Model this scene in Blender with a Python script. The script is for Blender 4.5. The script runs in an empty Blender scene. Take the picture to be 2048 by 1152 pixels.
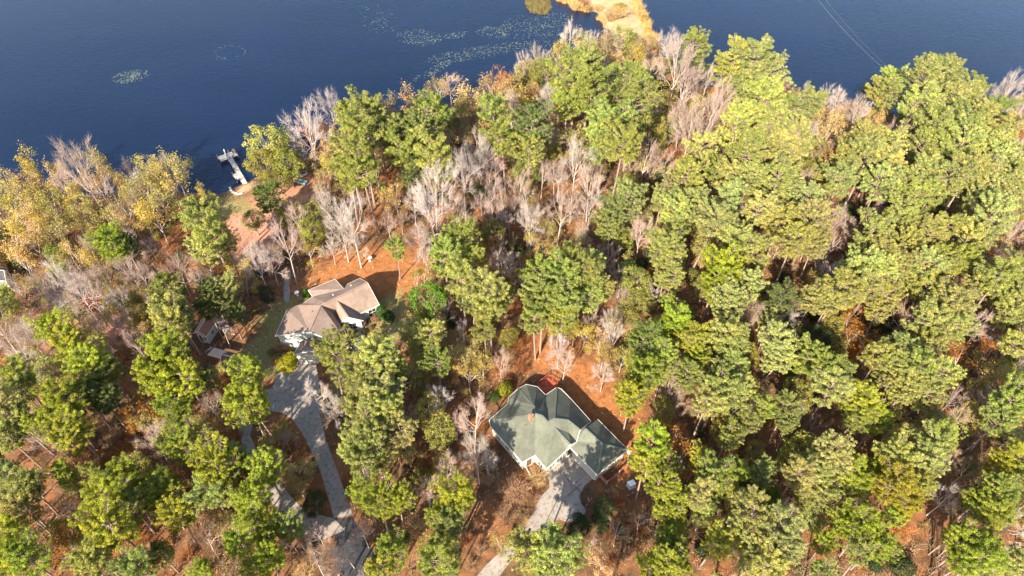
import bpy, math, random
import numpy as np
from mathutils import Vector

R = math.radians
SC = bpy.context.scene
COL = SC.collection
rng = np.random.default_rng(7)
random.seed(7)

# ------------------------------------------------------------------ camera model
F = 1365.3; PITCH = R(47.0); CAMH = 97.0
CPI, SPI = math.cos(PITCH), math.sin(PITCH)

def P(px, py, z=0.0):
    """ground point seen at photo position (px, py), at height z"""
    a = (px - 1024) / F; b = -(py - 576) / F
    d = (a, CPI + b * SPI, -SPI + b * CPI)
    t = (z - CAMH) / d[2]
    return (d[0] * t, d[1] * t, z)

def Q(x, y, z):
    dz = z - CAMH
    zc = y * CPI - dz * SPI; u = y * SPI + dz * CPI
    return (1024 + F * x / zc, 576 - F * u / zc, zc)

cam = bpy.data.cameras.new('camera'); camo = bpy.data.objects.new('camera', cam)
COL.objects.link(camo)
camo.location = (0, 0, CAMH); camo.rotation_euler = (R(90) - PITCH, 0, 0)
cam.sensor_width = 36.0; cam.lens = 36.0 * F / 2048
cam.clip_end = 6000; cam.clip_start = 0.5
SC.camera = camo

# ------------------------------------------------------------------ light
SUN_AZ = R(246.0); SUN_EL = R(32.0)
to_sun = Vector((math.cos(SUN_AZ) * math.cos(SUN_EL), math.sin(SUN_AZ) * math.cos(SUN_EL), math.sin(SUN_EL)))
sl = bpy.data.lights.new('sun', 'SUN'); slo = bpy.data.objects.new('sun', sl); COL.objects.link(slo)
sl.energy = 5.0; sl.angle = R(0.5); sl.color = (1.0, 0.90, 0.74)
slo.rotation_euler = (-to_sun).to_track_quat('-Z', 'Y').to_euler(); slo.location = (-60, -60, 200)
w = bpy.data.worlds.new('World'); SC.world = w; w.use_nodes = True
nt = w.node_tree
bg = nt.nodes['Background']; sky = nt.nodes.new('ShaderNodeTexSky')
sky.sky_type = 'NISHITA'; sky.sun_disc = False
sky.sun_elevation = SUN_EL; sky.sun_rotation = math.atan2(to_sun.x, to_sun.y)
nt.links.new(sky.outputs[0], bg.inputs[0]); bg.inputs[1].default_value = 0.115
SC.view_settings.view_transform = 'Standard'; SC.view_settings.look = 'None'
SC.view_settings.exposure = 1.72; SC.view_settings.gamma = 1.0

# ------------------------------------------------------------------ materials
class NB:
    def __init__(s, name):
        s.m = bpy.data.materials.new(name); s.m.use_nodes = True
        s.t = s.m.node_tree; s.b = s.t.nodes['Principled BSDF']
        s.b.inputs['Roughness'].default_value = 0.8
        s.b.inputs['Specular IOR Level'].default_value = 0.25
    def n(s, typ, **kw):
        n = s.t.nodes.new(typ)
        for k, v in kw.items():
            if k in n.inputs: n.inputs[k].default_value = v
            else: setattr(n, k, v)
        return n
    def l(s, a, b): s.t.links.new(a, b)
    def pos(s): return s.n('ShaderNodeNewGeometry').outputs['Position']
    def oc(s): return s.n('ShaderNodeTexCoord').outputs['Object']
    def noise(s, vec, scale, detail=4.0, rough=0.55):
        n = s.n('ShaderNodeTexNoise'); n.inputs['Scale'].default_value = scale
        n.inputs['Detail'].default_value = detail; n.inputs['Roughness'].default_value = rough
        s.l(vec, n.inputs['Vector']); return n.outputs['Fac']
    def ramp(s, fac, stops):
        n = s.n('ShaderNodeValToRGB'); e = n.color_ramp.elements
        while len(e) < len(stops): e.new(0.5)
        for el, (p, c) in zip(e, stops):
            el.position = p; el.color = (*c, 1) if len(c) == 3 else c
        s.l(fac, n.inputs[0]); return n.outputs[0]
    def mix(s, fac, a, b, mode='MIX'):
        n = s.n('ShaderNodeMix', data_type='RGBA', blend_type=mode)
        for sock, v in ((n.inputs[0], fac), (n.inputs[6], a), (n.inputs[7], b)):
            if hasattr(v, 'links'): s.l(v, sock)
            elif isinstance(v, (int, float)): sock.default_value = v
            else: sock.default_value = (*v, 1)
        return n.outputs[2]
    def math(s, op, a, b=0.0):
        n = s.n('ShaderNodeMath', operation=op)
        for sock, v in ((n.inputs[0], a), (n.inputs[1], b)):
            if hasattr(v, 'links'): s.l(v, sock)
            else: sock.default_value = v
        return n.outputs[0]
    def col(s, c):
        if hasattr(c, 'links'): s.l(c, s.b.inputs['Base Color'])
        else: s.b.inputs['Base Color'].default_value = (*c, 1)
    def bump(s, h, strength=0.4, dist=0.1):
        n = s.n('ShaderNodeBump'); n.inputs['Strength'].default_value = strength
        n.inputs['Distance'].default_value = dist
        s.l(h, n.inputs['Height']); s.l(n.outputs[0], s.b.inputs['Normal'])

def mottled(name, base, amp=0.25, scale=1.5, rough=0.85, bump=0.3):
    m = NB(name); p = m.oc()
    f = m.noise(p, scale, 6, 0.65)
    lo = tuple(c * (1 - amp) for c in base); hi = tuple(min(1, c * (1 + amp)) for c in base)
    m.col(m.ramp(f, [(0.3, lo), (0.7, hi)])); m.b.inputs['Roughness'].default_value = rough
    if bump: m.bump(m.noise(p, scale * 6, 3), bump, 0.03)
    return m.m

def foliage_mat(name, transl=0.3, hue=0.5):
    """object colour x per-leaf variation x soft clump variation"""
    m = NB(name)
    oi = m.n('ShaderNodeObjectInfo'); base = oi.outputs['Color']
    at = m.n('ShaderNodeAttribute', attribute_name='v')
    v = m.ramp(at.outputs['Fac'], [(0.0, (0.62, 0.66, 0.62)), (0.5, (1, 1, 1)), (1.0, (1.42, 1.28, 1.12))])
    c = m.mix(1.0, base, v, 'MULTIPLY')
    nz = m.noise(m.oc(), 0.45, 3)
    c2 = m.ramp(nz, [(0.3, (0.8, 0.86, 0.8)), (0.7, (1.22, 1.14, 1.08))])
    c = m.mix(1.0, c, c2, 'MULTIPLY')
    m.col(c); m.b.inputs['Roughness'].default_value = 0.6; m.b.inputs['Specular IOR Level'].default_value = 0.2
    tr = m.n('ShaderNodeBsdfTranslucent'); m.l(c, tr.inputs['Color'])
    ms = m.n('ShaderNodeMixShader'); ms.inputs[0].default_value = transl
    m.l(m.b.outputs[0], ms.inputs[1]); m.l(tr.outputs[0], ms.inputs[2])
    m.l(ms.outputs[0], m.t.nodes['Material Output'].inputs['Surface'])
    return m.m

def bark_mat(name, lo, hi):
    m = NB(name); p = m.oc()
    mp = m.n('ShaderNodeMapping'); mp.inputs['Scale'].default_value = (4, 4, 1.0); m.l(p, mp.inputs[0])
    m.col(m.ramp(m.noise(mp.outputs[0], 2.0, 5), [(0.3, lo), (0.7, hi)]))
    m.b.inputs['Roughness'].default_value = 0.9
    return m.m

M = {}
M['needle'] = foliage_mat('pine needles', 0.48)
M['leaf'] = foliage_mat('broad leaves', 0.42)
M['pine_bark'] = bark_mat('pine bark', (0.15, 0.10, 0.078), (0.34, 0.25, 0.205))
M['bare_bark'] = bark_mat('pale bark', (0.27, 0.205, 0.175), (0.52, 0.44, 0.385))
m = NB('twig bark'); oi = m.n('ShaderNodeObjectInfo'); m.col(oi.outputs['Color']); M['twig'] = m.m
M['white_wall'] = mottled('cream siding', (0.44, 0.41, 0.36), 0.06, 0.8, 0.7, 0.0)
M['grey_wall'] = mottled('pale grey siding', (0.42, 0.43, 0.40), 0.08, 0.8, 0.7, 0.0)
M['trim'] = mottled('cream painted trim', (0.66, 0.61, 0.53), 0.05, 1.0, 0.6, 0.0)
M['glass'] = NB('window glass').m
M['glass'].node_tree.nodes['Principled BSDF'].inputs['Base Color'].default_value = (0.03, 0.04, 0.05, 1)
M['glass'].node_tree.nodes['Principled BSDF'].inputs['Roughness'].default_value = 0.08
M['brick'] = mottled('red brick', (0.36, 0.15, 0.09), 0.3, 3, 0.9)
M['metal_dark'] = mottled('dark grey metal', (0.10, 0.10, 0.11), 0.2, 2, 0.5, 0)
M['metal_pale'] = mottled('pale grey metal', (0.45, 0.47, 0.48), 0.1, 2, 0.45, 0)
M['red_wood'] = mottled('red stained boards', (0.33, 0.075, 0.04), 0.5, 1.6)
M['dock_wood'] = mottled('weathered grey boards', (0.46, 0.42, 0.38), 0.3, 2.5)
M['rust_wood'] = mottled('rusty brown boards', (0.40, 0.17, 0.11), 0.35, 2.0)
M['dark_wood'] = mottled('dark boards', (0.12, 0.085, 0.07), 0.3, 2.0)
M['stone'] = mottled('pale stone', (0.55, 0.47, 0.38), 0.3, 2.0)
M['white_plastic'] = mottled('white gelcoat', (0.80, 0.80, 0.78), 0.04, 2, 0.35, 0)
M['teal_plastic'] = mottled('teal hull', (0.16, 0.36, 0.38), 0.15, 2, 0.4, 0)
M['pad'] = mottled('lily pads', (0.115, 0.14, 0.10), 0.5, 0.6, 0.5, 0)
M['wire'] = mottled('bare wire', (0.3, 0.3, 0.31), 0.05, 1, 0.4, 0)
M['terracotta'] = mottled('terracotta', (0.50, 0.16, 0.07), 0.2, 3)

def shingle(name, base):
    m = NB(name); p = m.oc()
    f1 = m.noise(p, 0.35, 5, 0.6); f2 = m.noise(p, 9, 3, 0.7)
    a = m.ramp(f1, [(0.3, tuple(c * 0.74 for c in base)), (0.7, tuple(c * 1.22 for c in base))])
    mp = m.n('ShaderNodeMapping'); mp.inputs['Scale'].default_value = (1.6, 1.6, 0.3); m.l(p, mp.inputs[0])
    a = m.mix(1.0, a, m.ramp(m.noise(mp.outputs[0], 0.9, 4, 0.7), [(0.3, (0.84, 0.82, 0.8)), (0.65, (1.06, 1.06, 1.06))]), 'MULTIPLY')
    b = m.ramp(f2, [(0.25, (0.72, 0.72, 0.74)), (0.75, (1.22, 1.2, 1.18))])
    c = m.mix(1.0, a, b, 'MULTIPLY')
    wv = m.n('ShaderNodeTexWave', wave_type='BANDS', bands_direction='Z'); wv.inputs['Scale'].default_value = 1.9
    wv.inputs['Distortion'].default_value = 0.6; m.l(p, wv.inputs['Vector'])
    c = m.mix(0.08, c, m.mix(1.0, c, wv.outputs['Color'], 'MULTIPLY'))
    m.col(c); m.b.inputs['Roughness'].default_value = 0.92; m.bump(f2, 0.5, 0.02)
    return m.m
M['green_roof'] = shingle('sage green shingles', (0.125, 0.132, 0.1))
M['tan_roof'] = shingle('tan shingles', (0.255, 0.185, 0.145))
M['brown_roof'] = shingle('brown metal roof', (0.22, 0.105, 0.085))
M['pink_roof'] = shingle('faded red brown roof', (0.34, 0.17, 0.135))
M['slate_roof'] = shingle('dark slate roof', (0.055, 0.055, 0.065))
def ridge_of(k, f=0.6):
    c = {'green_roof': (0.13, 0.15, 0.115), 'tan_roof': (0.24, 0.16, 0.13)}[k]
    return mottled(k + ' ridge cap', c, 0.15, 3, 0.9, 0)
M['green_cap'] = ridge_of('green_roof'); M['tan_cap'] = ridge_of('tan_roof')

def concrete(name, base):
    m = NB(name); p = m.pos()
    a = m.ramp(m.noise(p, 0.25, 6, 0.65), [(0.3, tuple(c * 0.78 for c in base)), (0.7, tuple(c * 1.12 for c in base))])
    st = m.ramp(m.noise(p, 1.7, 5, 0.7), [(0.5, (1, 1, 1)), (0.68, (0.6, 0.44, 0.33))])
    m.col(m.mix(1.0, a, st, 'MULTIPLY')); m.b.inputs['Roughness'].default_value = 0.9
    m.bump(m.noise(p, 14, 3), 0.3, 0.01)
    return m.m
M['concrete'] = concrete('pale concrete', (0.28, 0.245, 0.21))
M['asphalt'] = mottled('asphalt', (0.032, 0.032, 0.036), 0.25, 1.2)
M['joint'] = mottled('joint sealant', (0.09, 0.085, 0.08), 0.1, 2, 0.9, 0)

# ------------------------------------------------------------------ mesh helpers
def link(name, me, parent=None, mat=None):
    o = bpy.data.objects.new(name, me); COL.objects.link(o)
    if mat is not None: me.materials.append(mat)
    if parent is not None: o.parent = parent
    return o
def tag(o, label=None, cat=None, group=None, kind=None):
    if label: o['label'] = label
    if cat: o['category'] = cat
    if group: o['group'] = group
    if kind: o['kind'] = kind
    return o
def thing(name, label, cat, loc=(0, 0, 0), rz=0.0, group=None):
    o = bpy.data.objects.new(name, None); COL.objects.link(o)
    o.empty_display_size = 0.2
    o.location = loc; o.rotation_euler = (0, 0, rz)
    return tag(o, label, cat, group)

class MB:
    def __init__(s): s.v = []; s.f = []; s.mi = []
    def poly(s, pts, mi=0):
        i = len(s.v); s.v += [tuple(p) for p in pts]; s.f.append(list(range(i, i + len(pts)))); s.mi.append(mi)
    def box(s, c, size, rz=0.0, mi=0):
        cx, cy, cz = c; hx, hy, hz = (k / 2 for k in size); ca, sa = math.cos(rz), math.sin(rz)
        i = len(s.v)
        for z in (-hz, hz):
            for x, y in ((-hx, -hy), (hx, -hy), (hx, hy), (-hx, hy)):
                s.v.append((cx + x * ca - y * sa, cy + x * sa + y * ca, cz + z))
        for q in ((0, 3, 2, 1), (4, 5, 6, 7), (0, 1, 5, 4), (1, 2, 6, 5), (2, 3, 7, 6), (3, 0, 4, 7)):
            s.f.append([i + k for k in q]); s.mi.append(mi)
    def bar(s, a, b, wd, ht, mi=0):
        """box beam from a to b, wd wide, ht tall"""
        a = Vector(a); b = Vector(b); d = (b - a).normalized()
        sd = d.cross(Vector((0, 0, 1)))
        sd = sd.normalized() if sd.length > 1e-4 else Vector((1, 0, 0))
        up = sd.cross(d); i = len(s.v)
        for q in (a, b):
            for x, y in ((-1, -1), (1, -1), (1, 1), (-1, 1)):
                s.v.append(tuple(q + sd * (x * wd / 2) + up * (y * ht / 2)))
        for q in ((0, 3, 2, 1), (4, 5, 6, 7), (0, 1, 5, 4), (1, 2, 6, 5), (2, 3, 7, 6), (3, 0, 4, 7)):
            s.f.append([i + k for k in q]); s.mi.append(mi)
    def slab(s, pts, z0, z1, mi=0):
        n = len(pts)
        ar = sum(pts[k][0] * pts[(k + 1) % n][1] - pts[(k + 1) % n][0] * pts[k][1] for k in range(n))
        if ar < 0: pts = pts[::-1]
        s.poly([(p[0], p[1], z1) for p in pts], mi)
        for k in range(n):
            a, b = pts[k], pts[(k + 1) % n]
            s.poly([(a[0], a[1], z0), (b[0], b[1], z0), (b[0], b[1], z1), (a[0], a[1], z1)], mi)
    def tube(s, pts, rad, k=6, mi=0, cap=True):
        pts = [Vector(p) for p in pts]; rad = rad if hasattr(rad, '__len__') else [rad] * len(pts)
        i = len(s.v)
        for j, p in enumerate(pts):
            d = (pts[min(j + 1, len(pts) - 1)] - pts[max(j - 1, 0)]).normalized()
            e = d.orthogonal().normalized(); g = d.cross(e)
            for q in range(k):
                a = 2 * math.pi * q / k
                s.v.append(tuple(p + (e * math.cos(a) + g * math.sin(a)) * rad[j]))
        for j in range(len(pts) - 1):
            for q in range(k):
                s.f.append([i + j * k + q, i + j * k + (q + 1) % k, i + (j + 1) * k + (q + 1) % k, i + (j + 1) * k + q]); s.mi.append(mi)
        if cap:
            s.f.append([i + q for q in range(k)][::-1]); s.mi.append(mi)
            s.f.append([i + (len(pts) - 1) * k + q for q in range(k)]); s.mi.append(mi)
    def loft(s, rings, mi=0, cap=True):
        i = len(s.v); k = len(rings[0])
        for r in rings: s.v += [tuple(p) for p in r]
        for j in range(len(rings) - 1):
            for q in range(k):
                s.f.append([i + j * k + q, i + j * k + (q + 1) % k, i + (j + 1) * k + (q + 1) % k, i + (j + 1) * k + q]); s.mi.append(mi)
        if cap:
            s.f.append([i + q for q in range(k)][::-1]); s.mi.append(mi)
            s.f.append([i + (len(rings) - 1) * k + q for q in range(k)]); s.mi.append(mi)
    def build(s, name, mats, parent=None, loc=(0, 0, 0)):
        me = bpy.data.meshes.new(name)
        v = [(a - loc[0], b - loc[1], c - loc[2]) for a, b, c in s.v]
        me.from_pydata(v, [], s.f)
        mats = mats if isinstance(mats, (list, tuple)) else [mats]
        for q in mats: me.materials.append(q)
        if len(mats) > 1: me.polygons.foreach_set('material_index', s.mi)
        me.update()
        return link(name, me, parent)

def np_mesh(name, verts, faces, vattr=None):
    """verts (N,3), faces (M,k)"""
    me = bpy.data.meshes.new(name); k = faces.shape[1]; mN = faces.shape[0]
    me.vertices.add(len(verts)); me.vertices.foreach_set('co', np.asarray(verts, dtype=np.float32).ravel())
    me.loops.add(mN * k); me.loops.foreach_set('vertex_index', faces.astype(np.int32).ravel())
    me.polygons.add(mN); me.polygons.foreach_set('loop_start', np.arange(0, mN * k, k, dtype=np.int32))
    if vattr is not None:
        a = me.attributes.new('v', 'FLOAT', 'FACE'); a.data.foreach_set('value', np.asarray(vattr, dtype=np.float32))
    me.update(calc_edges=True)
    return me

def unit(a): return a / (np.linalg.norm(a, axis=-1, keepdims=True) + 1e-9)

def leaves(c, nrm, la, lb, g):
    """diamond leaves at c with normals nrm, half sizes la, lb"""
    n = len(c); t = unit(np.cross(nrm, unit(g.normal(size=(n, 3))))); b = np.cross(nrm, t)
    t = t * la[:, None]; b = b * lb[:, None]
    fold = nrm * (lb * 0.5)[:, None]
    v = np.stack([c - t, c + b + fold, c + t, c - b + fold], axis=1).reshape(-1, 3)
    return v, np.arange(4 * n).reshape(-1, 4)

def tubes(p0, p1, r0, r1, k):
    p0 = np.asarray(p0, float); p1 = np.asarray(p1, float); n = len(p0)
    d = unit(p1 - p0); ref = np.where(np.abs(d[:, 2:3]) > 0.9, np.array([[1., 0, 0]]), np.array([[0, 0, 1.]]))
    e = unit(np.cross(d, ref)); g = np.cross(d, e)
    an = np.arange(k) * 2 * math.pi / k
    ring = e[:, None, :] * np.cos(an)[None, :, None] + g[:, None, :] * np.sin(an)[None, :, None]
    v = np.concatenate([p0[:, None, :] + ring * np.asarray(r0)[:, None, None], p1[:, None, :] + ring * np.asarray(r1)[:, None, None]], axis=1)
    q = np.arange(k); q2 = (q + 1) % k
    f = np.stack([q, q2, q2 + k, q + k], axis=1)
    f = (f[None] + (np.arange(n) * 2 * k)[:, None, None]).reshape(-1, 4)
    return v.reshape(-1, 3), f

def cat_mesh(name, parts, vattr=None):
    vs, fs, o = [], [], 0
    for v, f in parts: vs.append(v); fs.append(f + o); o += len(v)
    return np_mesh(name, np.concatenate(vs), np.concatenate(fs), vattr)

# ------------------------------------------------------------------ tree prototypes (mesh data, built once per variant)
def pine_proto(seed, H=17.0, Rc=3.5, base=0.60, limbs=44, dens=44, tuft=0.35):
    g = np.random.default_rng(seed)
    bend = g.normal(size=2) * 0.35
    def axis(t): return np.array([bend[0] * math.sin(t * 2.2), bend[1] * math.sin(t * 1.7), t * H])
    ts = np.linspace(0, 0.985, 11); ap = np.array([axis(t) for t in ts])
    rr = 0.24 * (1 - ts) ** 0.8 + 0.035
    seg = [tubes(ap[:-1], ap[1:], rr[:-1], rr[1:], 7)]
    L0, L1, A0, A1 = [], [], [], []; tc = []; ph = g.uniform(0, 6.28)
    lop = g.uniform(0, 6.28)
    for i in range(limbs):
        q = (i + 0.5) / limbs; t = base + (0.97 - base) * q ** 0.85
        prof = math.sqrt(max(0.03, 1 - ((q - 0.32) / 0.72) ** 2)) if q > 0.32 else 0.62 + 0.38 * q / 0.32
        ph += 2.399 + g.normal() * 0.3
        ln = Rc * prof * g.uniform(0.58, 1.22) * (1 + 0.2 * math.cos(ph - lop))
        if g.random() < 0.1: continue
        up = math.tan(R(8 + 40 * q + g.normal() * 8))
        d = np.array([math.cos(ph), math.sin(ph), up]); d[:2] *= 1.0
        s = axis(t); pm = s + d * ln * 0.5 + np.array([0, 0, -0.1 * ln]); e = s + d * ln * np.array([1, 1, 0.9])
        L0 += [s, pm]; L1 += [pm, e]; A0 += [0.075, 0.05]; A1 += [0.05, 0.02]
        tc.append(e + g.normal(size=3) * 0.1)
        side = np.array([-math.sin(ph), math.cos(ph), 0.25])
        for fr in (0.35, 0.5, 0.62, 0.74, 0.85, 0.95):
            if ln * fr < 0.7 and q < 0.8: continue
            o = s + (e - s) * fr
            for sg in ((-1, 1) if fr > 0.45 else (random.choice((-1, 1)),)):
                k = o + side * sg * ln * g.uniform(0.16, 0.36) + np.array([0, 0, g.uniform(0, 0.45)]) + d * 0.2
                L0.append(o); L1.append(k); A0.append(0.03); A1.append(0.014); tc.append(k)
    for _ in range(5): tc.append(axis(0.985) + np.array([*g.normal(size=2) * 0.35, g.uniform(-0.1, 0.6)]))
    # a few bare dead stubs below the crown
    for _ in range(6):
        t = g.uniform(base - 0.2, base); a = g.uniform(0, 6.28); s = axis(t)
        L0.append(s); L1.append(s + np.array([math.cos(a), math.sin(a), 0.1]) * g.uniform(0.5, 1.6)); A0.append(0.035); A1.append(0.012)
    seg.append(tubes(L0, L1, A0, A1, 4))
    trunk = cat_mesh('trunk', seg); 
    for p in trunk.polygons: p.use_smooth = True
    tc = np.array(tc); n = len(tc)
    tr = g.uniform(0.65, 1.3, n) * tuft
    idx = np.repeat(np.arange(n), dens); N = len(idx)
    d = unit(g.normal(size=(N, 3)) + np.array([0, 0, 0.45]))
    rad = tr[idx] * g.uniform(0.45, 1.0, N) ** 0.7
    c = tc[idx] + d * rad[:, None] * np.array([1, 1, 0.8])
    nr = unit(d + g.normal(size=(N, 3)) * 0.55)
    v, f = leaves(c, nr, g.uniform(0.12, 0.24, N), g.uniform(0.03, 0.06, N), g)
    va = np.clip(0.45 + 0.22 * g.normal(size=n)[idx] + 0.2 * g.normal(size=N), 0, 1)
    crown = np_mesh('crown', v, f, va)
    trunk.materials.append(M['pine_bark']); crown.materials.append(M['needle'])
    return dict(trunk=trunk, crown=crown, H=H, R=Rc, cz=H * (base + 1) / 2)

def oak_proto(seed, H=11.0, Rc=4.2, clumps=130, dens=46, lowcrown=0.22):
    """broadleaf evergreen with a full rounded crown"""
    g = np.random.default_rng(seed)
    cz = H * (lowcrown + 1) / 2; hz = H * (1 - lowcrown) / 2
    lob = [(unit(g.normal(size=3) + np.array([0, 0, 0.3])), g.uniform(0.75, 1.15)) for _ in range(9)]
    tc = []
    while len(tc) < clumps:
        d = unit(g.normal(size=3) + np.array([0, 0, 0.25])); 
        k = max(l * max(0, float(np.dot(d, u))) ** 1.3 for u, l in lob)
        rr = (0.45 + 0.55 * k) * g.uniform(0.55, 1.0) ** 0.4
        tc.append(np.array([d[0] * Rc * rr, d[1] * Rc * rr, cz + d[2] * hz * rr]))
    tc = np.array(tc); n = len(tc)
    top = np.array([0, 0, H * 0.4])
    L0 = [np.zeros(3)]; L1 = [top]; A0 = [0.26]; A1 = [0.18]
    for c in tc[::3]:
        mid = top + (c - top) * 0.5 + g.normal(size=3) * 0.25
        L0 += [top - np.array([0, 0, g.uniform(0, H * 0.15)]), mid]; L1 += [mid, c]; A0 += [0.1, 0.05]; A1 += [0.05, 0.015]
    trunk = cat_mesh('trunk', [tubes(L0, L1, A0, A1, 5)])
    tr = g.uniform(0.5, 0.95, n)
    idx = np.repeat(np.arange(n), dens); N = len(idx)
    d = unit(g.normal(size=(N, 3)) + np.array([0, 0, 0.3]))
    c = tc[idx] + d * (tr[idx] * g.uniform(0.5, 1, N) ** 0.6)[:, None]
    nr = unit(d + g.normal(size=(N, 3)) * 0.6)
    v, f = leaves(c, nr, g.uniform(0.10, 0.2, N), g.uniform(0.06, 0.12, N), g)
    va = np.clip(0.45 + 0.2 * g.normal(size=n)[idx] + 0.22 * g.normal(size=N), 0, 1)
    crown = np_mesh('crown', v, f, va)
    trunk.materials.append(M['pine_bark']); crown.materials.append(M['leaf'])
    return dict(trunk=trunk, crown=crown, H=H, R=Rc, cz=cz)

def skeleton(g, H, Rc, fork, stems, levels, spread, lean=0.0):
    segs = {k: [] for k in range(levels + 2)}; tips = []
    top = np.array([g.normal() * 0.3 + lean, g.normal() * 0.3, H * fork])
    segs[0].append((np.zeros(3), top * np.array([0.4, 0.4, 0.5]), 0.16, 0.125)); segs[0].append((top * np.array([0.4, 0.4, 0.5]), top, 0.125, 0.1))
    def grow(p, d, ln, r, lev):
        mid = p + d * ln * 0.5; d2 = unit(d + g.normal(size=3) * 0.16 + np.array([0, 0, 0.10])); e = mid + d2 * ln * 0.5
        segs[lev].append((p, mid, r, r * 0.8)); segs[lev].append((mid, e, r * 0.8, r * 0.6))
        if lev == levels:
            tips.append(e); 
            for _ in range(2):
                tips.append(p + (e - p) * g.uniform(0.3, 0.9))
            return
        nc = 3 if lev < 3 else g.integers(2, 5)
        for i in range(nc):
            o = p + (e - p) * (1.0 if i == 0 else g.uniform(0.45, 1.0)) if i else e
            nd = unit(d2 + unit(g.normal(size=3)) * (spread if i else spread * 0.45) + np.array([0, 0, 0.03]))
            grow(o, nd, ln * g.uniform(0.55, 0.8), max(0.012, r * (0.62 if i == 0 else 0.48)), lev + 1)
    ph = g.uniform(0, 6.28)
    for i in range(stems):
        ph += 6.283 / stems + g.normal() * 0.35
        tilt = R(g.uniform(28, 80)); d = np.array([math.sin(tilt) * math.cos(ph), math.sin(tilt) * math.sin(ph), math.cos(tilt)])
        o = top * g.uniform(0.8, 1.0) if i % 2 else top + np.array([0, 0, H * (1 - fork) * g.uniform(0.0, 0.28)])
        grow(o, d, H * (1 - fork) * g.uniform(0.36, 0.5), 0.066, 1)
    grow(top, unit(np.array([g.normal() * .1, g.normal() * .1, 1.0])), H * (1 - fork) * 0.48, 0.085, 1)
    pts = np.array([s[1] for k in segs for s in segs[k]])
    hh = pts[:, 2].max(); rad = np.percentile(np.linalg.norm(pts[:, :2], axis=1), 97)
    sc = np.array([Rc / rad, Rc / rad, H / hh])
    for k in segs: segs[k] = [(a * sc, b * sc, r0, r1) for a, b, r0, r1 in segs[k]]
    return segs, np.array(tips) * sc

def seg_mesh(name, segs, ks, k):
    L = [s for q in ks for s in segs[q]]
    return tubes([s[0] for s in L], [s[1] for s in L], [s[2] for s in L], [s[3] for s in L], k)

def bare_proto(seed, H=13.5, Rc=3.6, fork=0.40, stems=7, spread=0.8, twig=0.009):
    g = np.random.default_rng(seed); lv = 4
    segs, tips = skeleton(g, H, Rc, fork, stems, lv, spread)
    trunk = cat_mesh('trunk', [seg_mesh('t', segs, (0, 1), 5), seg_mesh('t', segs, (2,), 4), seg_mesh('t', segs, (3,), 3)])
    tw = []
    c = np.array([s[1] for s in segs[lv]] + [s[0] for s in segs[lv]]); c = c[g.random(len(c)) < 0.9]
    idx = np.repeat(np.arange(len(c)), 3); out = unit(c - np.array([0, 0, H * fork]))
    d = unit(out[idx] + g.normal(size=(len(idx), 3)) * 0.55 + np.array([0, 0, 0.25]))
    e = c[idx] + d * g.uniform(0.35, 1.0, len(idx))[:, None]
    twv = tubes(c[idx], e, np.full(len(idx), twig), np.full(len(idx), twig * 0.5), 3)
    crown = cat_mesh('crown', [seg_mesh('c', segs, (4,), 3), twv])
    trunk.materials.append(M['bare_bark']); crown.materials.append(M['twig'])
    return dict(trunk=trunk, crown=crown, H=H, R=Rc, cz=H * (fork * 0.85 + 1) / 2)

def autumn_proto(seed, H=11.0, Rc=3.2, fork=0.3, stems=4, per=5, ls=1.0):
    g = np.random.default_rng(seed); lv = 4
    segs, tips = skeleton(g, H, Rc, fork, stems, lv, 0.8)
    trunk = cat_mesh('trunk', [seg_mesh('t', segs, (0, 1, 2), 4), seg_mesh('t', segs, (3,), 3)])
    keep = tips[g.random(len(tips)) < 0.8]
    idx = np.repeat(np.arange(len(keep)), per); N = len(idx)
    c = keep[idx] + g.normal(size=(N, 3)) * 0.3
    nr = unit(g.normal(size=(N, 3)) + np.array([0, 0, 0.7]))
    v, f = leaves(c, nr, g.uniform(0.09, 0.19, N) * ls, g.uniform(0.05, 0.1, N) * ls, g)
    va = np.clip(0.45 + 0.25 * g.normal(size=len(keep))[idx] + 0.2 * g.normal(size=N), 0, 1)
    crown = np_mesh('crown', v, f, va)
    trunk.materials.append(M['bare_bark']); crown.materials.append(M['leaf'])
    return dict(trunk=trunk, crown=crown, H=H, R=Rc, cz=H * (fork + 1) / 2 * 1.02)

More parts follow.
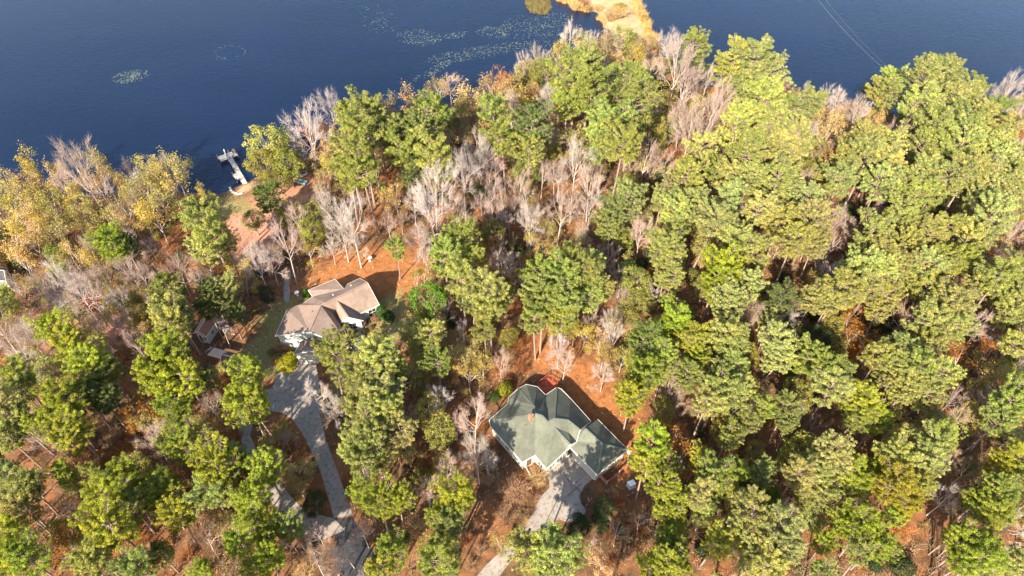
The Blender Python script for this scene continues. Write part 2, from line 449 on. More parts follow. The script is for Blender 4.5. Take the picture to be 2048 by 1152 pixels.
def brush_proto(seed, H=2.6, Rc=1.9, stems=110, leaf=260):
    """many thin stems fanning from the ground with few leaves"""
    g = np.random.default_rng(seed)
    a = g.uniform(0, 6.28, stems); rr = np.sqrt(g.random(stems))
    b0 = np.stack([np.cos(a) * rr * Rc * 0.3, np.sin(a) * rr * Rc * 0.3, np.zeros(stems)], 1)
    mid = b0 * 1.0 + np.stack([np.cos(a) * rr * Rc * 0.35, np.sin(a) * rr * Rc * 0.35, g.uniform(0.4, 0.6, stems) * H], 1)
    tip = mid + np.stack([np.cos(a) * rr * Rc * 0.45, np.sin(a) * rr * Rc * 0.45, g.uniform(0.2, 0.5, stems) * H], 1) + g.normal(size=(stems, 3)) * 0.15
    idx = np.repeat(np.arange(stems), 3)
    tw = mid[idx] + (tip[idx] - mid[idx]) * g.uniform(0, 0.9, len(idx))[:, None]
    te = tw + unit(g.normal(size=(len(idx), 3)) + np.array([0, 0, 0.8])) * g.uniform(0.3, 0.8, len(idx))[:, None]
    f1 = np.full(stems, 0.022)
    st = cat_mesh('stems', [tubes(b0, mid, f1, f1 * 0.8, 3), tubes(mid, tip, f1 * 0.8, f1 * 0.4, 3), tubes(tw, te, np.full(len(idx), 0.013), np.full(len(idx), 0.007), 3)])
    k = g.integers(0, len(te), leaf)
    v, f = leaves(te[k] + g.normal(size=(leaf, 3)) * 0.12, unit(g.normal(size=(leaf, 3)) + np.array([0, 0, .6])), g.uniform(.06, .13, leaf), g.uniform(.04, .07, leaf), g)
    lf = np_mesh('leaves', v, f, np.clip(0.5 + 0.25 * g.normal(size=leaf), 0, 1))
    st.materials.append(M['twig']); lf.materials.append(M['leaf'])
    return dict(trunk=st, crown=lf, H=H, R=Rc, cz=H * 0.55)

def bush_proto(seed, H=2.4, Rc=1.6, n=1100, tall=1.0):
    """dense leafy shrub"""
    g = np.random.default_rng(seed)
    lob = [(unit(g.normal(size=3) + np.array([0, 0, .3])), g.uniform(0.8, 1.1)) for _ in range(7)]
    d = unit(g.normal(size=(n, 3)) + np.array([0, 0, .4]))
    k = np.max([l * np.clip(d @ u, 0, 1) ** 2 for u, l in lob], axis=0)
    rr = (0.62 + 0.42 * k) * g.uniform(0.75, 1.03, n)
    c = np.stack([d[:, 0] * Rc * rr, d[:, 1] * Rc * rr, H * 0.5 + d[:, 2] * H * 0.52 * rr], 1)
    c[:, 2] = np.maximum(c[:, 2], 0.05)
    v, f = leaves(c, unit(d + g.normal(size=(n, 3)) * 0.6), g.uniform(.08, .17, n), g.uniform(.05, .1, n), g)
    lf = np_mesh('leaves', v, f, np.clip(0.3 + 0.4 * (k - 0.5) + 0.2 * g.normal(size=n) + 0.15, 0, 1))
    b0 = np.zeros((9, 3)); e = c[g.integers(0, n, 9)] * 0.8
    st = cat_mesh('stems', [tubes(b0, e, np.full(9, .04), np.full(9, .015), 3)])
    st.materials.append(M['pine_bark']); lf.materials.append(M['leaf'])
    return dict(trunk=st, crown=lf, H=H, R=Rc, cz=H * 0.5)

PROTO = {
    'P': [pine_proto(11), pine_proto(12, base=0.66, limbs=36), pine_proto(13, base=0.54, limbs=46, Rc=3.3), pine_proto(14, Rc=3.7, base=0.62, limbs=38),
          pine_proto(15, base=0.68, limbs=34, tuft=0.42), pine_proto(16, base=0.58, limbs=46, tuft=0.33, dens=44), pine_proto(17, base=0.63, Rc=3.4), pine_proto(18, base=0.61, limbs=30, tuft=0.42), pine_proto(19, base=0.56, limbs=40, Rc=3.2), pine_proto(20, base=0.66, limbs=34, tuft=0.4), pine_proto(25, base=0.5, limbs=42)],
    'G': [oak_proto(21), oak_proto(22, Rc=3.8, H=12), oak_proto(23, clumps=110)],
    'B': [bare_proto(31), bare_proto(32, fork=0.34, stems=8), bare_proto(33, fork=0.46, stems=6, Rc=3.2, H=14), bare_proto(34, stems=7, fork=0.32, spread=0.95, Rc=4.2), bare_proto(35, fork=0.46, stems=6, Rc=3.0), bare_proto(36, fork=0.4, stems=6, spread=0.95)],
    'A': [autumn_proto(41), autumn_proto(42, fork=0.4), autumn_proto(43, stems=5, fork=0.22, per=6), autumn_proto(44, fork=0.33, per=4, Rc=3.6), autumn_proto(45, per=7, fork=0.25)],
    'K': [brush_proto(51), brush_proto(52, stems=80, leaf=420), brush_proto(53, stems=140, leaf=120)],
    'S': [bush_proto(61), bush_proto(62, H=2.0, Rc=1.8), bush_proto(63, H=3.0)],
}
KIND = {'P': ('pine_tree', 'tree', 'pine', 'pines of the wood'), 'G': ('broadleaf_tree', 'tree', 'leafy evergreen', 'leafy evergreens of the wood'),
        'B': ('bare_tree', 'tree', 'bare tree', 'bare trees of the wood'), 'A': ('autumn_tree', 'tree', 'autumn tree', 'autumn trees of the wood'),
        'K': ('brush_shrub', 'shrub', 'twiggy shrub', 'twiggy shrubs under the trees'), 'S': ('leafy_shrub', 'shrub', 'leafy shrub', 'leafy shrubs on the wood floor')}
# colour code -> (crown colour, word); for B and K the crown is twigs
CC = {
    ('P', 'o'): ((0.385, 0.40, 0.13), 'pale olive'), ('P', 'g'): ((0.30, 0.335, 0.085), 'mid green'), ('P', 'v'): ((0.32, 0.365, 0.045), 'vivid green'),
    ('P', 'd'): ((0.17, 0.21, 0.06), 'dark green'), ('P', 'y'): ((0.34, 0.33, 0.04), 'yellow-green'),
    ('G', 'l'): ((0.36, 0.33, 0.11), 'olive'),
    ('G', 'g'): ((0.30, 0.30, 0.085), 'mid green'), ('G', 'd'): ((0.055, 0.085, 0.032), 'dark green'), ('G', 'y'): ((0.30, 0.27, 0.065), 'yellow-green'),
    ('B', 'w'): ((0.45, 0.38, 0.335), 'pale white'), ('B', 'p'): ((0.42, 0.305, 0.25), 'pinkish grey'), ('B', 'b'): ((0.30, 0.19, 0.12), 'brown'),
    ('A', 'y'): ((0.48, 0.38, 0.085), 'yellow'), ('A', 't'): ((0.48, 0.34, 0.16), 'tan'), ('A', 'o'): ((0.40, 0.17, 0.04), 'rusty orange'), ('A', 'l'): ((0.38, 0.32, 0.11), 'olive'),
    ('K', 'b'): ((0.36, 0.22, 0.12), 'brown'), ('K', 'o'): ((0.40, 0.17, 0.06), 'rusty'), ('K', 't'): ((0.45, 0.31, 0.15), 'tan'),
    ('S', 'l'): ((0.17, 0.16, 0.05), 'olive'), ('S', 'd'): ((0.045, 0.07, 0.025), 'dark green'), ('S', 'o'): ((0.33, 0.13, 0.03), 'rusty orange'), ('S', 'g'): ((0.09, 0.15, 0.03), 'green'),
    ('S', 'y'): ((0.26, 0.28, 0.03), 'yellow-green'),
    ('S', 't'): ((0.38, 0.26, 0.09), 'golden'),
}

# ------------------------------------------------------------------ terrain
WL = -0.5     # water level
def W2(pts, z=0.0): return np.array([P(x, y, z)[:2] for x, y in pts])
shore_w = [(-260, 470), (-60, 425), (0, 405), (120, 395), (230, 388), (326, 378), (380, 384), (415, 388), (445, 389), (470, 376), (492, 366), (528, 350), (552, 345), (585, 318),
           (625, 316), (655, 290), (690, 262), (760, 236), (830, 222), (905, 208), (985, 188), (1050, 160), (1100, 128), (1150, 104), (1196, 82), (1231, 75),
           (1213, 56), (1207, 44), (1200, 32), (1188, 25), (1165, 21), (1150, 17), (1135, 8), (1116, 1), (1100, -8), (1060, -24), (1010, -45)]
shore_e = [(1225, -50), (1262, -14), (1276, -4), (1286, 20), (1293, 48), (1300, 66), (1310, 76), (1316, 98), (1345, 140), (1400, 168), (1480, 196), (1545, 206), (1600, 208), (1690, 214),
           (1750, 214), (1800, 232), (1880, 240), (1960, 232), (2060, 238), (2300, 262)]
pw = W2(shore_w, WL); pe = W2(shore_e, WL)
lake_w = np.vstack([pw, [[20, 420], [30, 900], [-900, 900], [-900, 110]]])
lake_e = np.vstack([pe, [[1000, 150], [1000, 900], [110, 900], [80, 420]]])

def inside(poly, X, Y):
    r = np.zeros(X.shape, bool); n = len(poly)
    for i in range(n):
        x1, y1 = poly[i]; x2, y2 = poly[(i + 1) % n]
        c = ((y1 > Y) != (y2 > Y))
        with np.errstate(divide='ignore', invalid='ignore'):
            r ^= c & (X < (x2 - x1) * (Y - y1) / (y2 - y1) + x1)
    return r
def dist(poly, X, Y, closed=True):
    best = np.full(X.shape, 1e9); n = len(poly)
    for i in range(n if closed else n - 1):
        a = poly[i]; b = poly[(i + 1) % n]; dx, dy = b - a; L = dx * dx + dy * dy + 1e-9
        t = np.clip(((X - a[0]) * dx + (Y - a[1]) * dy) / L, 0, 1)
        best = np.minimum(best, np.hypot(X - a[0] - t * dx, Y - a[1] - t * dy))
    return best
def sdist(poly, X, Y):
    d = dist(poly, X, Y); return np.where(inside(poly, X, Y), -d, d)     # negative inside
def wob(X, Y, s, ph=0.0):
    return (np.sin(X / s + ph) * np.cos(Y / s * 1.3 - ph) + 0.6 * np.sin(X / s * 2.3 - Y / s * 1.9 + ph * 2) + 0.35 * np.cos(X / s * 4.1 + Y / s * 4.7))

def land(X, Y):
    X = np.asarray(X, float); Y = np.asarray(Y, float)
    d = np.minimum(sdist(lake_w, X, Y), sdist(lake_e, X, Y)) + 0.45 * wob(X, Y, 2.4)
    return d
def height(X, Y):
    return WL + np.clip(land(X, Y) * 0.22, -1.6, 0.5)

gx = np.concatenate([[-2500, -1200, -600, -380], np.arange(-260, 261, 1.4), [380, 600, 1200, 2500]])
gy = np.concatenate([[-2500, -900, -300, -80], np.arange(-10, 262, 1.4), [300, 380, 600, 1200, 2600]])
GX, GY = np.meshgrid(gx, gy)
GZ = height(GX, GY)
D_land = land(GX, GY)

def patch(px, soft=1.2, wb=0.8):
    """0..1 mask of a ground patch given by its outline in the photograph"""
    poly = W2(px); d = sdist(poly, GX, GY) + wb * wob(GX, GY, 1.7, 1.0)
    return np.clip(0.5 - d / (2 * soft), 0, 1)
straw = np.maximum.reduce([
    patch([(590, 575), (640, 530), (680, 500), (760, 490), (830, 500), (860, 520), (835, 585), (815, 610), (740, 600)], 1.5),
    patch([(1060, 660), (1130, 690), (1200, 740), (1290, 830), (1300, 900), (1290, 950), (1250, 960), (1100, 740), (1040, 740), (980, 760), (1010, 700)], 1.5),
    patch([(330, 480), (380, 420), (440, 405), (455, 430), (400, 470), (370, 520), (300, 500)], 1.5)])
lawn = np.maximum.reduce([
    patch([(735, 600), (800, 580), (830, 640), (790, 680), (745, 730), (690, 790), (650, 810), (690, 720), (745, 660)], 1.0),
    patch([(545, 600), (600, 600), (560, 690), (560, 700), (530, 750), (490, 755), (470, 720), (500, 690)], 1.0),
    patch([(520, 745), (552, 700), (600, 700), (588, 745), (545, 752)], 0.5, 0.2),
    patch([(420, 412), (445, 392), (480, 398), (520, 425), (470, 430), (430, 430)], 1.0)])
dirt = np.maximum.reduce([
    patch([(440, 440), (520, 380), (600, 350), (640, 390), (600, 420), (560, 470), (540, 540), (470, 560), (430, 500)], 2.0),
    patch([(60, 640), (120, 600), (300, 640), (320, 720), (180, 700), (80, 700)], 2.0)])
sand = np.maximum.reduce([
    patch([(458, 386), (475, 372), (505, 362), (508, 378), (482, 390)], 0.4, 0.1),
    patch([(1160, -30), (1290, -30), (1300, 60), (1320, 110), (1240, 110), (1210, 70), (1190, 20)], 1.0),
    patch([(48, 452), (58, 438), (80, 436), (88, 446), (80, 458), (60, 462)], 0.6, 0.2)])
wet = np.clip((1.2 - D_land) / 1.4, 0, 1)

def grid_mesh(name, Z):
    ny, nx = GX.shape
    v = np.stack([GX.ravel(), GY.ravel(), Z.ravel()], 1)
    i = np.arange(ny * nx).reshape(ny, nx)
    f = np.stack([i[:-1, :-1], i[:-1, 1:], i[1:, 1:], i[1:, :-1]], -1).reshape(-1, 4)
    return np_mesh(name, v, f)
gm = grid_mesh('ground', GZ)
for nm, a in (('straw', straw), ('lawn', lawn), ('dirt', dirt), ('sand', sand), ('wet', wet)):
    at = gm.attributes.new(nm, 'FLOAT', 'POINT'); at.data.foreach_set('value', a.ravel().astype(np.float32))
for p in gm.polygons: p.use_smooth = True

m = NB('pine straw ground'); p = m.pos()
def att(n): return m.n('ShaderNodeAttribute', attribute_name=n).outputs['Fac']
nA = m.noise(p, 0.16, 6, 0.62); nB = m.noise(p, 2.4, 6, 0.7); nC = m.noise(p, 9.0, 4, 0.7)
base = m.ramp(nA, [(0.28, (0.07, 0.045, 0.026)), (0.45, (0.13, 0.07, 0.034)), (0.60, (0.24, 0.098, 0.038)), (0.76, (0.19, 0.12, 0.07))])
base = m.mix(att('straw'), base, m.mix(0.5, m.ramp(nA, [(0.3, (0.24, 0.09, 0.03)), (0.7, (0.37, 0.15, 0.052))]), m.ramp(nB, [(0.3, (0.17, 0.08, 0.036)), (0.55, (0.33, 0.125, 0.04)), (0.75, (0.44, 0.22, 0.10))])))
base = m.mix(1.0, base, m.ramp(m.noise(p, 0.75, 5, 0.7), [(0.32, (0.55, 0.6, 0.62)), (0.5, (1, 1, 1)), (0.7, (1.22, 1.2, 1.2))]), 'MULTIPLY')
base = m.mix(att('dirt'), base, m.ramp(nA, [(0.3, (0.32, 0.14, 0.085)), (0.7, (0.46, 0.24, 0.16))]))
lw = m.ramp(nB, [(0.35, (0.13, 0.125, 0.04)), (0.55, (0.23, 0.20, 0.075)), (0.75, (0.33, 0.19, 0.07))])
base = m.mix(att('lawn'), base, lw)
sd = m.mix(0.55, m.ramp(nB, [(0.3, (0.34, 0.19, 0.09)), (0.7, (0.56, 0.38, 0.23))]), m.ramp(m.noise(p, 0.3, 4, 0.6), [(0.35, (0.36, 0.19, 0.07)), (0.65, (0.58, 0.38, 0.22))]))
base = m.mix(att('sand'), base, sd)
base = m.mix(1.0, base, m.ramp(nC, [(0.25, (0.5, 0.48, 0.46)), (0.52, (1, 1, 1)), (0.74, (1.6, 1.5, 1.4))]), 'MULTIPLY')
base = m.mix(m.math('MULTIPLY', att('wet'), 0.6), base, (0.14, 0.085, 0.05))
m.col(base); m.b.inputs['Roughness'].default_value = 0.95
m.bump(nC, 0.7, 0.12)
go = link('ground', gm, None, m.m); tag(go, 'forest floor of orange brown pine straw', None, None, 'structure')

# ------------------------------------------------------------------ water
wm = bpy.data.meshes.new('water')
wm.from_pydata([(-2400, 40, WL), (2400, 40, WL), (2400, 2500, WL), (-2400, 2500, WL)], [], [(0, 1, 2, 3)])
m = NB('lake water'); p = m.pos()
mp = m.n('ShaderNodeMapping'); mp.inputs['Rotation'].default_value = (0, 0, R(35)); mp.inputs['Scale'].default_value = (0.75, 2.2, 1); m.l(p, mp.inputs[0])
rip = m.noise(mp.outputs[0], 0.9, 4, 0.6); big = m.noise(p, 0.02, 4, 0.5)
m.col(m.ramp(big, [(0.3, (0.002, 0.007, 0.023)), (0.7, (0.004, 0.011, 0.033))]))
wp_ = m.n('ShaderNodeMapping'); wp_.inputs['Rotation'].default_value = (0, 0, R(20)); wp_.inputs['Scale'].default_value = (0.35, 1.5, 1); m.l(p, wp_.inputs[0])
wind = m.noise(wp_.outputs[0], 0.03, 5, 0.6)
rr_ = m.n('ShaderNodeMapRange'); rr_.inputs[1].default_value = .35; rr_.inputs[2].default_value = .65; rr_.inputs[3].default_value = .07; rr_.inputs[4].default_value = .24; m.l(wind, rr_.inputs[0]); m.l(rr_.outputs[0], m.b.inputs['Roughness'])
m.b.inputs['IOR'].default_value = 1.333; m.b.inputs['Specular IOR Level'].default_value = 0.5
m.bump(rip, 0.26, 0.3)
tag(link('water', wm, None, m.m), 'deep blue lake water', None, None, 'structure')

# ------------------------------------------------------------------ drives, paths, street
def sheet(name, px, mat, z=0.05, label=None, joints=(), smooth=0):
    pts = [P(x, y, z)[:2] for x, y in px]
    for _ in range(smooth):
        q = []
        for i in range(len(pts)):
            a, b = pts[i], pts[(i + 1) % len(pts)]
            q += [(a[0] * .75 + b[0] * .25, a[1] * .75 + b[1] * .25), (a[0] * .25 + b[0] * .75, a[1] * .25 + b[1] * .75)]
        pts = q
    b = MB(); b.slab(pts, -0.15, z)
    for (x0, y0), (x1, y1) in joints:
        A = P(x0, y0, z + .004); B = P(x1, y1, z + .004); d = Vector((B[0] - A[0], B[1] - A[1], 0)).normalized(); s = Vector((-d.y, d.x, 0)) * 0.07
        b.poly([(A[0] - s.x, A[1] - s.y, A[2]), (B[0] - s.x, B[1] - s.y, B[2]), (B[0] + s.x, B[1] + s.y, B[2]), (A[0] + s.x, A[1] + s.y, A[2])], 1)
    o = b.build(name, [mat, M['joint']])
    return tag(o, label, None, None, 'structure')
sheet('driveway', [(556, 745), (588, 742), (600, 700), (626, 696), (630, 720), (638, 760), (640, 830), (652, 880), (678, 950), (706, 1030), (668, 1036), (640, 940), (612, 880), (585, 838),
                   (565, 825), (535, 822), (508, 840), (500, 870), (515, 905), (545, 945), (572, 980), (600, 1012), (640, 1030), (668, 1037), (690, 1060), (640, 1082), (590, 1060), (550, 1015), (515, 960), (490, 910), (476, 860), (484, 815), (510, 790), (545, 775)],
      M['concrete'], 0.05, 'pale concrete driveway looping down from the tan roofed house')
g6 = lambda x, y: (940 + x / 5.384, 880 + y / 5.384)
sheet('driveway', [g6(*q) for q in ((1040, 165), (1110, 90), (1360, 390), (1230, 500), (1180, 600), (1200, 690), (1245, 740), (1240, 790), (1060, 890), (960, 850), (760, 980), (600, 1130), (420, 1330), (260, 1540), (10, 1540), (180, 1340), (420, 1110), (600, 900), (690, 760), (760, 610), (850, 520), (855, 430), (815, 375), (1020, 190))],
      M['concrete'], 0.05, 'broad concrete driveway before the green roofed house', [(g6(1042, 415), g6(1190, 560)), (g6(1060, 590), g6(1200, 470)), (g6(830, 860), g6(960, 610))])
sheet('street', [(668, 1040), (704, 1034), (724, 1064), (745, 1100), (800, 1200), (700, 1260), (670, 1100)], M['asphalt'], 0.03, 'dark asphalt street at the end of the driveway')
sheet('path', [(737, 640), (728, 668), (722, 690), (705, 715), (685, 735), (668, 752), (655, 752), (676, 730), (700, 706), (712, 684), (716, 660), (722, 642)], M['concrete'], 0.045, 'curved pale garden path below the tan roofed house', smooth=1)
sheet('path', [(573, 543), (583, 540), (579, 565), (580, 590), (578, 604), (568, 604), (567, 580), (568, 560)], M['concrete'], 0.045, 'short grey garden path left of the tan roofed house', smooth=1)
sheet('path', [(84, 580), (108, 545), (150, 555), (165, 590), (148, 632), (100, 628)], M['concrete'], 0.03, 'pale gravel yard under bare trees beside the red deck', smooth=2)

# ------------------------------------------------------------------ houses
def inset(pts, d):
    n = len(pts); ar = sum(pts[k][0] * pts[(k + 1) % n][1] - pts[(k + 1) % n][0] * pts[k][1] for k in range(n))
    s = 1 if ar > 0 else -1; out = []
    for i in range(n):
        a = Vector(pts[i - 1][:2]); b = Vector(pts[i][:2]); c = Vector(pts[(i + 1) % n][:2])
        d1 = (b - a).normalized(); d2 = (c - b).normalized()
        n1 = Vector((-d1.y, d1.x)) * s; n2 = Vector((-d2.y, d2.x)) * s
        m_ = (n1 + n2); L = max(0.35, m_.length_squared / 2) 
        q = b + m_ * (d / L) * 1.0 / (1.0)
        out.append((q.x, q.y))
    return out

def add_windows(house, pts, segs, wallz, trim=None):
    """segs: list of (index, [(centre fraction, width, sill, height, kind)])"""
    n = len(pts); ar = sum(pts[k][0] * pts[(k + 1) % n][1] - pts[(k + 1) % n][0] * pts[k][1] for k in range(n)); s = 1 if ar > 0 else -1
    for i, ws in segs:
        a = Vector(pts[i]); b = Vector(pts[(i + 1) % n]); d = (b - a).normalized(); out = Vector((d.y, -d.x)) * s
        rz = math.atan2(d.y, d.x)
        for fr, wd, sill, ht, kind in ws:
            c = a + (b - a) * fr
            fb = MB(); z = sill + ht / 2; t = 0.09; o1 = c + out * 0.045
            for dx, dz, sx, sz in ((-wd / 2, 0, t, ht + t), (wd / 2, 0, t, ht + t), (0, ht / 2, wd, t), (0, -ht / 2, wd, t)):
                fb.box((o1.x + d.x * dx, o1.y + d.y * dx, z + dz), (sx, 0.08, sz), rz)
            if kind == 'window': fb.box((o1.x, o1.y, z), (0.05, 0.05, ht - t), rz); fb.box((o1.x, o1.y, z), (wd - t, 0.05, 0.05), rz)
            f = fb.build({'window': 'window', 'door': 'door_frame', 'garage': 'garage_door_frame'}[kind], trim or M['trim'], house)
            pb = MB(); o2 = c + out * 0.018
            pb.box((o2.x, o2.y, z), (wd - 0.02, 0.03, ht - 0.02), rz)
            if kind == 'garage':
                for k in range(1, 4): pb.box((o2.x + out.x * .02, o2.y + out.y * .02, sill + ht * k / 4), (wd - .1, .02, .035), rz)
            pb.build({'window': 'pane', 'door': 'door', 'garage': 'garage_door'}[kind], {'window': M['glass'], 'door': M['dark_wood'], 'garage': M['white_wall']}[kind], f)

def eave_fascia(house, V, loop, mat, ht=0.2):
    b = MB()
    for i in range(len(loop)):
        p, q = V[loop[i]], V[loop[(i + 1) % len(loop)]]
        b.bar((p[0], p[1], p[2] - ht / 2 + .015), (q[0], q[1], q[2] - ht / 2 + .015), 0.07, ht)
    return b.build('fascia', mat, house)

def roof_part(house, V, faces, mat, name='roof', loop=None):
    b = MB(); idx = {k: i for i, k in enumerate(V)}
    b.v = [V[k] for k in V]
    for f in faces:
        pts = [Vector(V[k]) for k in f]; nrm = Vector((0, 0, 0))
        for i in range(len(pts)): nrm += (pts[i] - pts[0]).cross(pts[(i + 1) % len(pts)] - pts[0])
        f2 = f if nrm.z >= 0 else f[::-1]
        b.f.append([idx[k] for k in f2]); b.mi.append(0)
    return b.build(name, mat, house)

# ---- green roofed house (photo pixels measured at 5.384x from 940,700)
def c5(x, y, z): return P(940 + x / 5.384, 700 + y / 5.384, z)
gh = thing('house', 'large house with sage green roof and cream walls above the broad driveway', 'house')
E0 = 3.0
Vg = {k: c5(*v) for k, v in dict(
    a=(605, 370, E0), l1=(520, 415, E0), l2=(415, 510, E0), l3=(405, 580, E0), W=(205, 755, E0), W2=(222, 822, E0), sw=(560, 1209, E0), no=(700, 1134, E0), S=(825, 1279, E0),
    se=(1045, 1072, E0 + .4), E1=(1082, 1018, 4.9), er=(1150, 985, E0 + .6), e2=(1065, 890, 4.7), E0=(905, 830, 5.7),
    b=(725, 395, E0), c=(815, 485, E0), d=(935, 400, E0), e=(985, 420, E0), f=(1088, 528, E0), g=(1305, 770, E0), h=(1187, 862, 5.3), r1=(1055, 757, 5.7), r0=(908, 738, 6.2),
    K4=(838, 778, 6.1), K3=(780, 710, 6.1), K2=(705, 685, 6.1), K1=(690, 605, 5.6)).items()}
faces = [('l1', 'a', 'K1'), ('a', 'b', 'K2', 'K1'), ('b', 'c', 'K2'), ('c', 'K3', 'K2'), ('c', 'K4', 'K3'), ('c', 'd', 'K4'), ('d', 'r0', 'K4'),
         ('d', 'e', 'f'), ('d', 'f', 'r0'), ('f', 'r1', 'r0'), ('f', 'g', 'r1'), ('g', 'h', 'r1'),
         ('l1', 'K1', 'l2'), ('l2', 'K1', 'l3'), ('l3', 'K1', 'K2'), ('l3', 'K2', 'W'), ('W', 'K2', 'W2'), ('W2', 'K2', 'sw'), ('sw', 'K2', 'no'), ('no', 'K2', 'K3'), ('no', 'K3', 'S'), ('S', 'K3', 'K4'),
         ('S', 'K4', 'E0'), ('S', 'E0', 'se'), ('se', 'E0', 'E1'), ('E1', 'E0', 'e2'), ('E1', 'e2', 'er'), ('E0', 'K4', 'r0'), ('E0', 'r0', 'r1'), ('E0', 'r1', 'e2'), ('e2', 'r1', 'h'), ('e2', 'h', 'er')]
rf = roof_part(gh, Vg, faces, M['green_roof'])
b = MB()
for a_, c_ in (('l1', 'K1'), ('K1', 'K2'), ('K2', 'K3'), ('K3', 'K4'), ('r0', 'r1'), ('r1', 'h'), ('d', 'r0'), ('E0', 'E1'), ('K4', 'r0')):
    b.bar(Vector(Vg[a_]) + Vector((0, 0, .02)), Vector(Vg[c_]) + Vector((0, 0, .02)), 0.26, 0.05)
b.build('ridge_cap', M['green_cap'], rf)
outl = ['a', 'b', 'c', 'd', 'e', 'f', 'g', 'h', 'er', 'E1', 'se', 'S', 'no', 'sw', 'W2', 'W', 'l3', 'l2', 'l1']
eave_fascia(gh, Vg, outl, M['trim'])
gw_ = {k: c5(*v) for k, v in dict(gN=(1375, 745, 2.85), gE=(1700, 1075, 2.85), gS=(1370, 1345, 2.85), gW=(1080, 1052, 2.85), g0=(1240, 843, 4.7), g1=(1425, 1010, 4.7), gi=(1150, 985, 3.3), gh=(1187, 872, 4.75), gj=(1235, 838, 3.4)).items()}
roof_part(gh, gw_, [('g0', 'gN', 'gE', 'g1'), ('g1', 'gE', 'gS'), ('gS', 'gW', 'g1'), ('gW', 'gi', 'g1'), ('gi', 'g0', 'g1'), ('gi', 'gh', 'g0'), ('gj', 'gN', 'g0')], M['green_roof'], 'garage_roof')
b = MB()
for a_, c_ in (('g0', 'g1'), ('g1', 'gE'), ('g1', 'gS')): b.bar(Vector(gw_[a_]) + Vector((0, 0, .02)), Vector(gw_[c_]) + Vector((0, 0, .02)), 0.24, 0.05)
b.build('ridge_cap', M['green_cap'], rf)
eave_fascia(gh, gw_, ['gN', 'gE', 'gS', 'gW'], M['trim'])
main_o = [Vg[k][:2] for k in ('a', 'b', 'c', 'd', 'e', 'f', 'g')] + [gw_['gj'][:2]] + [Vg[k][:2] for k in ('er', 'se', 'S', 'no', 'sw', 'W2', 'W', 'l3', 'l2', 'l1')]
wp = inset(main_o, 0.38)
b = MB(); b.slab(wp, 0, 2.96)
# upper gable wall under the rake above the garage, and the front gable
b.poly([Vector(Vg['g']) * 1, Vector(Vg['h']), (Vg['h'][0], Vg['h'][1], 2.9), (Vg['g'][0], Vg['g'][1], 2.5)])
b.poly([Vg['se'], Vg['E1'], Vg['er'], (Vg['er'][0], Vg['er'][1], 2.9), (Vg['se'][0], Vg['se'][1], 2.9)])
b.build('wall', M['white_wall'], gh)
gp = inset([gw_[k][:2] for k in ('gN', 'gE', 'gS', 'gW')], 0.35)
b = MB(); b.slab(gp, 0, 2.8); b.build('garage_wall', M['white_wall'], gh)
add_windows(gh, gp, [(2, [(0.5, 4.9, 0.06, 2.2, 'garage')]), (1, [(0.35, 1.0, 0.9, 1.3, 'window'), (0.7, 1.0, 0.9, 1.3, 'window')])], 2.8)
i_S = 10; i_no = 11; i_sw = 12; i_W2 = 13
add_windows(gh, wp, [(9, [(0.3, 1.3, 0.8, 1.6, 'window'), (0.7, 1.3, 0.8, 1.6, 'window')]), (10, [(0.5, 1.2, 0.7, 1.6, 'window')]), (11, [(0.5, 1.1, 0.06, 2.15, 'door')]),
                     (12, [(0.2, 1.1, 0.8, 1.5, 'window'), (0.5, 1.1, 0.8, 1.5, 'window'), (0.8, 1.1, 0.8, 1.5, 'window')]), (8, [(0.5, 1.0, 0.06, 2.1, 'door')])], 3.0)
# chimney, roof vents
cb = P(940 + 655 / 5.384, 700 + 742 / 5.384, 5.6)
b = MB(); b.box((cb[0], cb[1], 5.6), (0.6, 0.5, 2.2), R(39)); b.box((cb[0], cb[1], 6.74), (0.72, 0.6, 0.12), R(39)); ch = b.build('chimney', M['brick'], gh)
b = MB(); b.tube([(cb[0], cb[1], 6.8), (cb[0], cb[1], 7.15)], 0.13, 8); b.tube([(cb[0], cb[1], 7.15), (cb[0], cb[1], 7.2)], 0.2, 8); b.build('chimney_pot', M['metal_dark'], ch)
for x, y, z in ((1078, 805, 5.3), (600, 815, 4.9)):
    q = c5(x, y, z); b = MB(); b.tube([(q[0], q[1], z - .4), (q[0], q[1], z + .28)], 0.07, 8); b.build('roof_vent', M['metal_dark'], gh)
# planting bed with kerb in the front corner
kb = MB(); pts = [P(*g6(*q), 0.1) for q in ((590, 270), (700, 190), (820, 330), (660, 400))]
for i in range(4):
    A, B = pts[i], pts[(i + 1) % 4]; kb.bar((A[0], A[1], .09), (B[0], B[1], .09), .16, .22)
tag(kb.build('bed_edging', M['stone']), 'pale stone edging around the front planting bed of the green roofed house', 'edging')

# ---- red deck behind the green roofed house
dk = thing('deck', 'red stained wooden deck in the shaded rear corner of the green roofed house', 'deck')
q = [c5(x, y, 0.6)[:2] for x, y in ((815, 500), (935, 412), (945, 365), (835, 300), (725, 385))]
b = MB(); b.slab(q, 0.1, 0.62); b.build('deck_floor', M['red_wood'], dk)
b = MB()
for (A, B) in ((q[1], q[2]), (q[2], q[3]), (q[3], q[4])):
    n = max(2, int(math.dist(A, B) / 0.9))
    for k in range(n + 1):
        x = A[0] + (B[0] - A[0]) * k / n; y = A[1] + (B[1] - A[1]) * k / n; b.box((x, y, 1.1), (.09, .09, 0.96))
    for z in (1.0, 1.56): b.bar((A[0], A[1], z), (B[0], B[1], z), .07, .06)
b.build('railing', M['red_wood'], dk)

